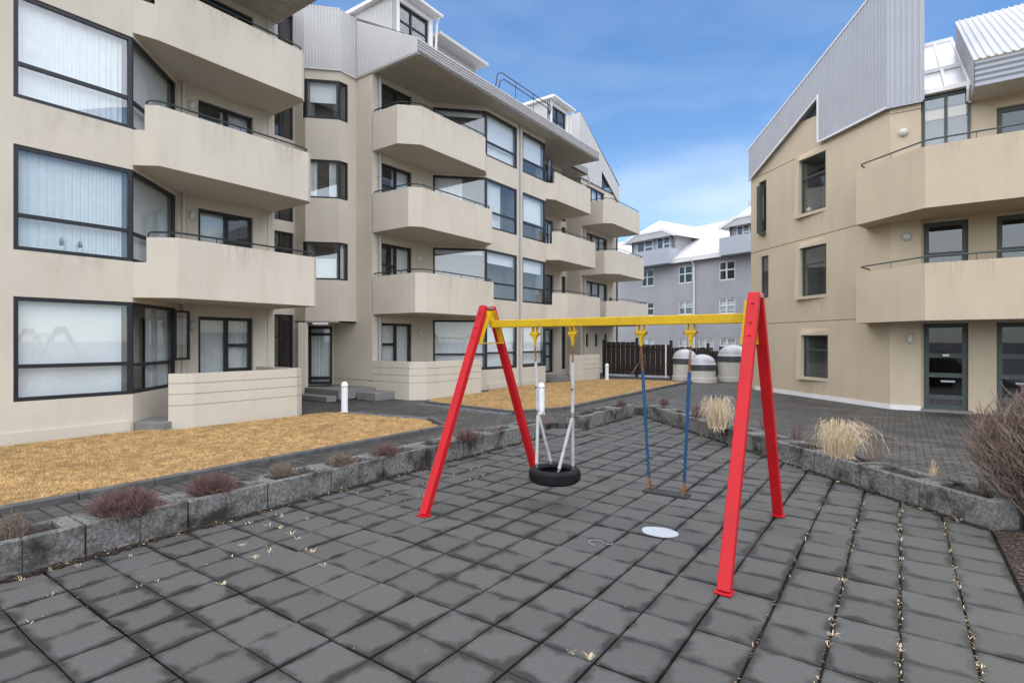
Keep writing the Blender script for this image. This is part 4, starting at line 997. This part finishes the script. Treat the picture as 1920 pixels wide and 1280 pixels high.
for x in HX:
    mb = MB()
    for s in (-1, 1): mb.cbox((x+s*.03, YB, 2.17), (.012, .06, .14), .003)
    h_ = mb.build('hanger', M_YEL, SW)
    mb = MB(); mb.tube([(x-.055, YB, 2.145), (x+.055, YB, 2.145)], .026, 12); mb.box((x, YB, 2.1), (.035, .04, .09)); mb.prism([(x-.012, YB-.012), (x+.012, YB-.012), (x+.012, YB+.012), (x-.012, YB+.012)], 2.0, 2.07); mb.build('swivel', M_YEL, h_)
    mb = MB(); mb.tube([(x-.075, YB, 2.145), (x-.056, YB, 2.145)], .014, 6); mb.tube([(x+.056, YB, 2.145), (x+.075, YB, 2.145)], .014, 6); mb.build('bolt', M_RUST, h_)

def chain(mb, p, q, r=.0055, link=.045, wd=.013):
    p, q = Vector(p), Vector(q); L_ = (q-p).length; n = max(1, int(L_/(link*.74))); z = (q-p).normalized()
    x = z.cross(Vector((0, 1, 0))).normalized(); y = z.cross(x)
    for i in range(n):
        c = p.lerp(q, (i+.5)/n); s_ = x if i % 2 else y; s_ = (x+y*.6).normalized() if i % 2 else (y-x*.6).normalized(); P = []
        for k in range(10):
            a = 2*math.pi*k/10; P.append(c+s_*math.cos(a)*wd+z*math.sin(a)*link*.5)
        mb.tube(P, r, 5, closed=True)
    return mb
def seg(p, q, t): return Vector(p).lerp(Vector(q), t)
# tyre swing
TY = (on_y(1040, 640, YB).x, YB, .40)
TS = thing('tyre_swing', (TY[0], TY[1], .32), 'black rubber tyre hung flat on white sleeved chains', 'tyre swing')
prof = []; R0, R1, hh = .315, .195, .085
pr = [(R1, -.05), (R1+.03, -.078), (R1+.07, -hh), (R0-.03, -hh+.004), (R0-.006, -hh+.025), (R0, -.04), (R0, .04), (R0-.006, hh-.025), (R0-.03, hh-.004), (R1+.07, hh), (R1+.03, .078), (R1, .05), (R1+.012, .035), (R1+.06, .06), (R0-.035, .045), (R0-.03, 0), (R0-.035, -.045), (R1+.06, -.06), (R1+.012, -.035), (R1, -.05)]
mb = MB(); mb.lathe(pr, TY, 48); mb.build('tyre', M_TYRE, TS, smooth=True)
mb = MB(); nT = 64
for i in range(nT):
    a = 2*math.pi*i/nT
    for zz in (-.034, 0, .034): mb.box((TY[0]+math.cos(a)*(R0+.001), TY[1]+math.sin(a)*(R0+.001), TY[2]+zz), (.008, .02, .024), a+(.0 if zz else .04))
tag(mb.build('tread', M_TYRE, TS), kind='stuff')
att = [on_z(1001, 869, .485), on_z(1025, 863, .485), on_z(1057, 879, .485), on_z(1079, 872, .485)]
att = [Vector((TY[0]+dx, TY[1]+dy, .475)) for dx, dy in ((-.21, -.09), (-.15, .17), (.15, -.17), (.21, .09))]
for i, x in enumerate((HX[0], HX[1])):
    jx = Vector((x+(.045 if i == 0 else -.005), YB, 1.14)); top = Vector((x, YB, 2.0))
    mb = MB(); chain(mb, top, seg(top, jx, .26)); mb.build('chain', M_RUST, TS)
    mb = MB(); a = seg(top, jx, .24); b = seg(top, jx, .95); m_ = seg(a, b, .5)+Vector((.006, 0, 0)); mb.tube([a, m_, b], [.019, .021, .021], 8); mb.build('sleeve', M_SLEEVE, TS)
    mb = MB(); chain(mb, seg(top, jx, .94), jx+Vector((0, 0, -.02))); mb.build('shackle', M_STEEL, TS)
    for t_ in att[2*i:2*i+2]:
        mb = MB(); mb.tube([jx+(t_-jx)*.03, jx+(t_-jx)*.93], .02, 8); mb.build('sleeve', M_SLEEVE, TS)
        mb = MB(); chain(mb, jx+(t_-jx)*.9, t_+Vector((0, 0, -.01)), link=.035); mb.build('shackle', M_STEEL, TS)
    mb = MB(); mb.tube([seg(top, jx, .62)+Vector((0, 0, .008)), seg(top, jx, .62)-Vector((0, 0, .008))], .025, 8); mb.build('tie', M_SEAT, TS)
# flat seat swing
ax, bx_ = on_y(1217, 640, YB).x, on_y(1283, 640, YB).x
SS = thing('seat_swing', ((ax+bx_)/2, YB, .38), 'flat dark seat hung on rusty chains with blue sleeves', 'swing')
zs_ = .395
mb = MB(); mb.cbox(((ax+bx_)/2, YB, zs_), (bx_-ax+.1, .17, .026), .006); st = mb.build('seat', M_SEAT, SS)
for (xt, xb) in ((HX[2], ax), (HX[3], bx_)):
    top = Vector((xt, YB, 2.0)); bot = Vector((xb, YB, zs_+.14))
    mb = MB(); chain(mb, top, seg(top, bot, .20)); mb.build('chain', M_RUST, SS)
    mb = MB(); mb.tube([seg(top, bot, t) for t in (.19, .45, .72)], [.019, .02, .017], 8); mb.build('sleeve', M_BLUE, SS)
    mb = MB(); chain(mb, seg(top, bot, .70), bot, r=.0085, wd=.014); mb.build('chain', M_BLUE, SS)
    for s in (-1, 1):
        mb = MB(); chain(mb, bot+Vector((0, 0, .01)), (xb, YB+s*.06, zs_+.012), link=.04); mb.build('shackle', M_RUST, SS)

# puddle
pc = on_z(1237, 998, 0); mb = MB(); P = []; n = 40
for k in range(n):
    a = 2*math.pi*k/n; r = 1+.05*math.sin(2*a+1)+.02*math.sin(5*a); P.append((pc.x+r*.185*math.cos(a)*1.0, pc.y+r*.15*math.sin(a), .012))
mb.add(P+[(x, y, .002) for x, y, z in P], [tuple(range(n))]+[(i+n, (i+1) % n+n, (i+1) % n, i) for i in range(n)])
tag(mb.build('puddle', M_PUDDLE, loc=(pc.x, pc.y, 0)), 'small pale puddle on the grey slabs in front of the seat swing', 'puddle')

# ------------------------------------------------------------------ plants
def shrub_mesh(R, H, stems, side, seed, r0=.004, up=.9):
    rd = random.Random(seed); mb = MB()
    for i in range(stems):
        a = rd.uniform(0, 6.283); q = math.sqrt(rd.random()); b0 = Vector((math.cos(a)*R*.45*q, math.sin(a)*R*.45*q, 0))
        tip = Vector((math.cos(a+rd.uniform(-.5, .5))*R*q*rd.uniform(.8, 1.1), math.sin(a+rd.uniform(-.5, .5))*R*q*rd.uniform(.8, 1.1), H*(math.sqrt(max(.05, 1-q*q*up)))*rd.uniform(.75, 1.08)))
        mid = b0.lerp(tip, .5)+Vector((rd.uniform(-1, 1), rd.uniform(-1, 1), .4))*R*.12
        mb.tube([b0, mid, tip], [r0, r0*.75, r0*.35], 3, cap=False)
        for k in range(side):
            t = rd.uniform(.3, .98); s = (b0.lerp(mid, t*2) if t < .5 else mid.lerp(tip, t*2-1)); L_ = R*rd.uniform(.1, .32)
            d = (tip-b0).normalized()*.6+Vector((rd.uniform(-1, 1), rd.uniform(-1, 1), rd.uniform(-.2, .9)))*.7
            e_ = s+d.normalized()*L_; mb.tube([s, s.lerp(e_, .6)+Vector((rd.uniform(-1, 1), rd.uniform(-1, 1), rd.uniform(-1, 1)))*L_*.1, e_], [r0*.55, r0*.45, r0*.25], 3, cap=False)
    return mb
def place_shrub(px, py, wpx, hpx, label, m=None, stems=150, side=7, z=.28, r0=.004, name='dwarf_shrub', group='bare shrubs in the planters'):
    p = on_z(px, py, z); d = -SN*p.x+CS*p.y; R = wpx/2*d/1024; H = hpx*d/1024*1.05
    mb = shrub_mesh(R, H, stems, side, int(px*7+py), r0); mb.v = [(x+p.x, y+p.y, zz+p.z) for x, y, zz in mb.v]
    o = mb.build(name, m or M_TWIG, loc=(p.x, p.y, p.z)); return tag(o, label, 'shrub', group)
place_shrub(235, 968, 128, 46, 'widest reddish brown shrub, in the second trough from the left edge', stems=240, side=9, r0=.0038)
place_shrub(398, 927, 90, 36, 'reddish brown shrub in the trough right of the widest shrub', stems=210, side=8)
place_shrub(530, 897, 62, 27, 'greyish low shrub in the third trough with plants from the left', M_TWIG2, stems=150, side=7)
place_shrub(637, 876, 62, 24, 'brown low shrub in the trough left of the front red swing leg', M_TWIG2, stems=150, side=7)
place_shrub(724, 857, 60, 22, 'brown low shrub just left of the slanted front red leg', stems=150, side=7)
place_shrub(875, 827, 48, 20, 'reddish shrub between the two left legs of the swing frame', stems=150, side=7)
place_shrub(22, 1010, 70, 52, 'loose twiggy grey shrub at the left picture edge', M_TWIG2, stems=60, side=6, r0=.005)
place_shrub(925, 812, 40, 34, 'sparse leafless twigs right of the reddish shrub under the swing frame', M_TWIG2, stems=26, side=4, r0=.004)
place_shrub(1023, 795, 40, 32, 'sparse bare twigs in the trough behind the tyre swing', M_TWIG2, stems=24, side=4)
place_shrub(1166, 764, 22, 15, 'small dark bush in the short row of trough blocks', stems=110, side=5)
place_shrub(1246, 762, 24, 16, 'small dark bush at the far corner of the diagonal trough row', stems=110, side=5)
place_shrub(1306, 781, 26, 22, 'dark bush left of the pale grass clump beside the blue chain', stems=110, side=5)
place_shrub(1222, 752, 34, 24, 'thin sparse twigs at the far corner where the trough rows meet', M_TWIG2, stems=22, side=4)
place_shrub(1432, 805, 34, 30, 'sparse twigs seen just right of the front right red leg', M_TWIG, stems=24, side=4)
place_shrub(1492, 828, 34, 34, 'reddish upright twigs between the two pale grass clumps', M_TWIG, stems=34, side=4)
place_shrub(1640, 868, 46, 44, 'sparse twigs right of the larger pale grass clump', M_TWIG2, stems=30, side=4)
place_shrub(1750, 893, 20, 32, 'narrow tuft of pale stubble in the trough near the right end', M_STRAW, stems=34, side=0, r0=.005)
place_shrub(1842, 925, 34, 34, 'small bare twigs in the last trough beside the big bush', M_TWIG2, stems=30, side=5)

def straw(px, py, wpx, hpx, lean, label, n=420, seed=1):
    rd = random.Random(seed); p = on_z(px, py, .3); d = -SN*p.x+CS*p.y; R = wpx/2*d/1024; H = hpx*d/1024; mb = MB()
    rt = Vector((CS, SN, 0)); fw2 = Vector((-SN, CS, 0))
    for i in range(n):
        a = rd.uniform(0, 6.283); q = rd.random()**.5; b = p+(rt*math.cos(a)+fw2*math.sin(a))*R*.55*q
        out = (rt*math.cos(a)+fw2*math.sin(a))*q+rt*lean; h = H*rd.uniform(.45, 1.05); r_ = R*rd.uniform(.35, 1.0); out = out+(rt*rd.uniform(-1, 1)+fw2*rd.uniform(-1, 1))*.45
        P = [b, b+out*r_*.18+Vector((0, 0, h*.6)), b+out*r_*.5+Vector((0, 0, h*.98)), b+out*r_*.95+Vector((0, 0, h*rd.uniform(.7, .95))), b+out*r_*rd.uniform(1.0, 1.35)+Vector((0, 0, h*rd.uniform(.1, .7)))]
        wv = Vector((rd.uniform(-1, 1), rd.uniform(-1, 1), 0)).normalized()*.0045
        for k in range(4):
            w0, w1 = wv*(1-k*.2), wv*(1-(k+1)*.2); mb.quad(P[k]-w0, P[k]+w0, P[k+1]+w1, P[k+1]-w1)
    for i in range(int(n*.12)):
        a = rd.uniform(0, 6.283); b = p+(rt*math.cos(a)+fw2*math.sin(a))*R*.4; e_ = b+(-fw2*.5+rt*rd.uniform(-.4, .6))*R*rd.uniform(.4, .9)+Vector((0, 0, -.1*rd.random()))
        m_ = b.lerp(e_, .5)+Vector((0, 0, .06)); wv = Vector((.003, .002, .001))
        mb.quad(b-wv, b+wv, m_+wv, m_-wv); mb.quad(m_-wv, m_+wv, e_+wv*.4, e_-wv*.4)
    return tag(mb.build('dry_grass_clump', M_STRAW, loc=(p.x, p.y, p.z)), label, 'grass clump', 'pale grass clumps in the diagonal planter')
straw(1345, 802, 60, 60, .05, 'pale dry grass clump left of the front right red leg', 330, 3)
straw(1572, 856, 84, 70, .32, 'pale arching dry grass clump right of the rear right red leg', 330, 5)

# big leafless bush at the right edge
p = Vector((1.40, 8.22, .12))
HB = thing('leafless_bush', p, 'big twiggy leafless brown bush at the right picture edge', 'bush')
mb = shrub_mesh(.80, 1.42, 620, 17, 99, .0075, .7); mb.v = [(x+p.x, y+p.y, z+p.z) for x, y, z in mb.v]; mb.build('twigs', M_TWIG2, HB)
mb = shrub_mesh(.72, 1.38, 200, 12, 77, .006, .7); mb.v = [(x+p.x, y+p.y, z+p.z) for x, y, z in mb.v]; mb.build('young_twigs', M_TWIG, HB)
mb = MB()
for i in range(9):
    a = i*.7; mb.tube([(p.x+.05*math.cos(a), p.y+.05*math.sin(a), p.z-.05), (p.x+.16*math.cos(a), p.y+.16*math.sin(a), p.z+.3), (p.x+.33*math.cos(a+.2), p.y+.33*math.sin(a+.2), p.z+.8)], [.017, .013, .006], 6)
mb.build('stems', M_TWIG2, HB)

# weeds and litter in the joints, moss along the planters, bark on the bed
rd = random.Random(11); wm = MB(); lt = MB()
def tuft(x, y, n, s, mb=None):
    mb = mb or wm
    for i in range(n):
        a = rd.uniform(0, 6.283); L_ = s*rd.uniform(.5, 1.2); b = Vector((x+rd.uniform(-.02, .02), y+rd.uniform(-.02, .02), -.006)); t = b+Vector((math.cos(a)*L_, math.sin(a)*L_, L_*rd.uniform(.15, .8)+.006))
        wv = Vector((-math.sin(a), math.cos(a), 0))*.0028; m_ = b.lerp(t, .55)+Vector((0, 0, L_*.18)); mb.quad(b-wv, b+wv, m_+wv, m_-wv); mb.quad(m_-wv, m_+wv, t)
def flake(x, y, s, z=.004, mb=None):
    mb = mb or lt; a = rd.uniform(0, 6.283); d = Vector((math.cos(a), math.sin(a), rd.uniform(-.05, .25))); e_ = Vector((-math.sin(a), math.cos(a), rd.uniform(-.2, .2))); c = Vector((x, y, z+s*.15))
    mb.quad(c-d*s, c+e_*s*.4, c+d*s, c-e_*s*.4)
for px, py in ((560, 1010), (525, 990), (500, 985), (575, 1030), (610, 1060), (545, 1000), (640, 890), (1560, 1190), (1105, 1233), (1070, 1225), (530, 968), (450, 1022), (480, 1045), (300, 1005), (340, 1000), (40, 1085), (150, 1060), (420, 1095), (590, 1035), (505, 1035)):
    q = on_z(px+rd.uniform(-6, 6), py, 0); tuft(q.x, q.y, rd.randint(6, 14), .045)
for X, k in ((.4, 260), (0, 240), (-.4, 130), (-.8, 70), (-6.0, 70), (-5.6, 80), (-5.2, 60)):
    for i in range(k):
        y = rd.uniform(3.0, 8.3-max(0, X)) if X > -2 else rd.uniform(1, 7)
        (flake if rd.random() < .8 else (lambda a, b, s: tuft(a, b, 3, .022)))(X+rd.uniform(-.012, .012), y, rd.uniform(.004, .012))
for k in range(160):
    i = rd.randint(0, 9); y = 4.75+.8*rd.randint(-4, 6)+rd.uniform(-.01, .01); x = rd.uniform(-6.1, .7)
    if x+y < DG-.2: flake(x, y, rd.uniform(.004, .010))
for k in range(260):
    x, y = rd.uniform(-6.2, .7), rd.uniform(1, 12)
    if x+y < DG-.15: flake(x, y, rd.uniform(.003, .009))
tag(wm.build('joint_weeds', M_STRAW), 'small dry weeds growing in the slab joints', 'weeds', kind='stuff')
tag(lt.build('leaf_litter', M_LITTER), 'dry leaf crumbs lying along the slab joints', 'litter', kind='stuff')
ms = MB(); gw = MB()
def moss_run(a, b, n, nx, ny):
    for k in range(n):
        t = rd.random(); x = a[0]+(b[0]-a[0])*t+nx*abs(rd.gauss(0, .03)); y = a[1]+(b[1]-a[1])*t+ny*abs(rd.gauss(0, .03)); s = rd.uniform(.008, .03)
        ms.box((x, y, s*.3), (s*2, s*1.6, s*rd.uniform(.6, 1.6)), rd.random()*3)
        if rd.random() < .07: tuft(x, y, 5, .07, gw)
        if rd.random() < .03: flake(x+nx*.03, y+ny*.03, .03, .01, gw)
moss_run((XP, .8), (XP, 10), 1500, 1, 0); moss_run((-5.6, 14.2), (.8, 7.82), 1100, -.7, -.7); moss_run((-5.98, 11.3), (-5.98, 14), 200, 1, 0)
tag(ms.build('moss_edging', M_SOIL), 'dark moss and dirt along the foot of the planters', 'moss', kind='stuff')
tag(gw.build('edge_weeds', M_STRAW), 'dry weeds along the foot of the planters', 'weeds', kind='stuff')
bk = MB()
for k in range(2600):
    x = .83+abs(rd.gauss(0, .5)); y = rd.uniform(3.5, 7.8)
    if x < 3.5: flake(x, y, rd.uniform(.008, .028), bh(x, y)+.003, bk)
tag(bk.build('bark_mulch', mat('bark_chip', (.10, .07, .05), .9, .6, 40)), 'brown bark chips on the bed at the right edge', 'mulch', kind='stuff')

# rust and rain stains running down the balcony fronts
def stain_material(name, colr, seed):
    m = bpy.data.materials.new(name); m.use_nodes = True; t = m.node_tree; b = t.nodes['Principled BSDF']; N = t.nodes.new; K = t.links.new
    b.inputs['Base Color'].default_value = colr+(1,); b.inputs['Roughness'].default_value = .9
    uv = N('ShaderNodeUVMap'); uv.uv_map = 'UVMap'; sp = N('ShaderNodeSeparateXYZ'); K(uv.outputs[0], sp.inputs[0])
    mpn = N('ShaderNodeMapping'); mpn.inputs['Scale'].default_value = (9, 1.2, 1); mpn.inputs['Location'].default_value = (seed, seed*2.3, 0); K(uv.outputs[0], mpn.inputs[0])
    n = N('ShaderNodeTexNoise'); n.inputs['Scale'].default_value = 1; n.inputs['Detail'].default_value = 6; K(mpn.outputs[0], n.inputs['Vector'])
    def mth(op, a, bb):
        q = N('ShaderNodeMath'); q.operation = op
        for i, v in enumerate((a, bb)):
            if isinstance(v, (int, float)): q.inputs[i].default_value = v
            else: K(v, q.inputs[i])
        return q.outputs[0]
    ex = mth('MULTIPLY', mth('MULTIPLY', sp.outputs[0], mth('SUBTRACT', 1, sp.outputs[0])), 4); ey = mth('POWER', sp.outputs[1], 1.3)
    r = N('ShaderNodeMapRange'); r.inputs[1].default_value = .42; r.inputs[2].default_value = .75; r.inputs[4].default_value = .30; K(n.outputs['Fac'], r.inputs[0])
    K(mth('MULTIPLY', mth('MULTIPLY', ex, ey), r.outputs[0]), b.inputs['Alpha']); return m
RUST = stain_material('rust_stain', (.42, .24, .09), 1.7); RAIN = stain_material('rain_stain', (.30, .26, .19), 4.1)
def stain(parent, a, b, u0, u1, z0, z1, m):
    f = Fr(a, b); mb = MB(); mb.quad(f.P(u0, .003, z0), f.P(u1, .003, z0), f.P(u1, .003, z1), f.P(u0, .003, z1)); o = mb.build('stain', m, parent)
    ul = o.data.uv_layers.new(name='UVMap')
    for i, q in enumerate(((0, 0), (1, 0), (1, 1), (0, 1))): ul.data[i].uv = q
rs = random.Random(5)
for k in range(3):
    X = FX_C[k]; dd = (.55, .3, .25)[k]
    stain(APT, (X, 12.35+dd), (X, 16.1), .0, .5, ZP[k]-.9, ZP[k], RUST if k == 1 else RAIN)
    for j in range(3): u = rs.uniform(.4, 2.6); stain(APT, (X, 12.35+dd), (X, 16.1), u, u+rs.uniform(.3, .7), ZP[k]-rs.uniform(.4, 1.1), ZP[k], RAIN)
    X = FX_A[k]
    for j in range(4): u = rs.uniform(0, 2.3); stain(APT, (X, 5.4), (X, 8.5), u, u+rs.uniform(.3, .9), ZP[k]-rs.uniform(.4, 1.1), ZP[k], RAIN if j else RUST)
    stain(APT, (XF, 2.0), (XF, 4.6), .9, 2.4, ZS[k+1]-.5, ZS[k+1]-.0, RAIN)
for zb, zt in ((2.57, 3.98), (5.34, 6.86)):
    for j in range(6): u = rs.uniform(0, 2.6); stain(RB, (.5, 16.88), (9, 16.88), u, u+rs.uniform(.2, .6), zt-rs.uniform(.3, 1.0), zt, RAIN)
for o_ in main: stain(RB, A0, A1, o_[0]-.15, o_[1]+.05, o_[2]-.75, o_[2]-.11, RAIN)

# small plants on the window sill of the nearest flat
for px, lb, hgt, m_ in ((116, 'dry twig arrangement in a pot behind the first floor window', .24, M_TWIG2), (150, 'small green plant in a pot behind the first floor window', .2, mat('leaf_green', (.05, .09, .03), .6, .3, 30))):
    y = on_x(px, 460, XF-.14).y; c = (XF-.14, y, ZS[1]+.075)
    t = thing('sill_plant', c, lb, 'plant')
    mb = MB(); mb.lathe([(.02, 0), (.03, .02), (.035, .08), (.028, .1)], c, 12); mb.build('pot', M_TRIM, t)
    mb = shrub_mesh(.08, hgt, 16, 5, px, .004); mb.v = [(x*.35+c[0], y2+c[1], z+c[2]+.08) for x, y2, z in mb.v]; mb.build('twigs', m_, t)

# faint chalk drawing on a slab
q = on_z(1118, 1018, 0); mb = MB(); P = []
for k in range(14):
    a = .4+4.6*k/13; P.append((q.x+.075*math.cos(a), q.y+.075*math.sin(a), .009))
mb.tube(P, .0035, 4); mb.tube([(q.x+.10, q.y+.02, .009), (q.x+.15, q.y+.04, .009), (q.x+.14, q.y+.09, .009)], .0035, 4)
tag(mb.build('chalk_mark', mat('chalk', (.30, .30, .29), .95, .3, 80), loc=(q.x, q.y, 0)), 'faint chalk scribble on a slab left of the pale puddle', 'chalk mark')
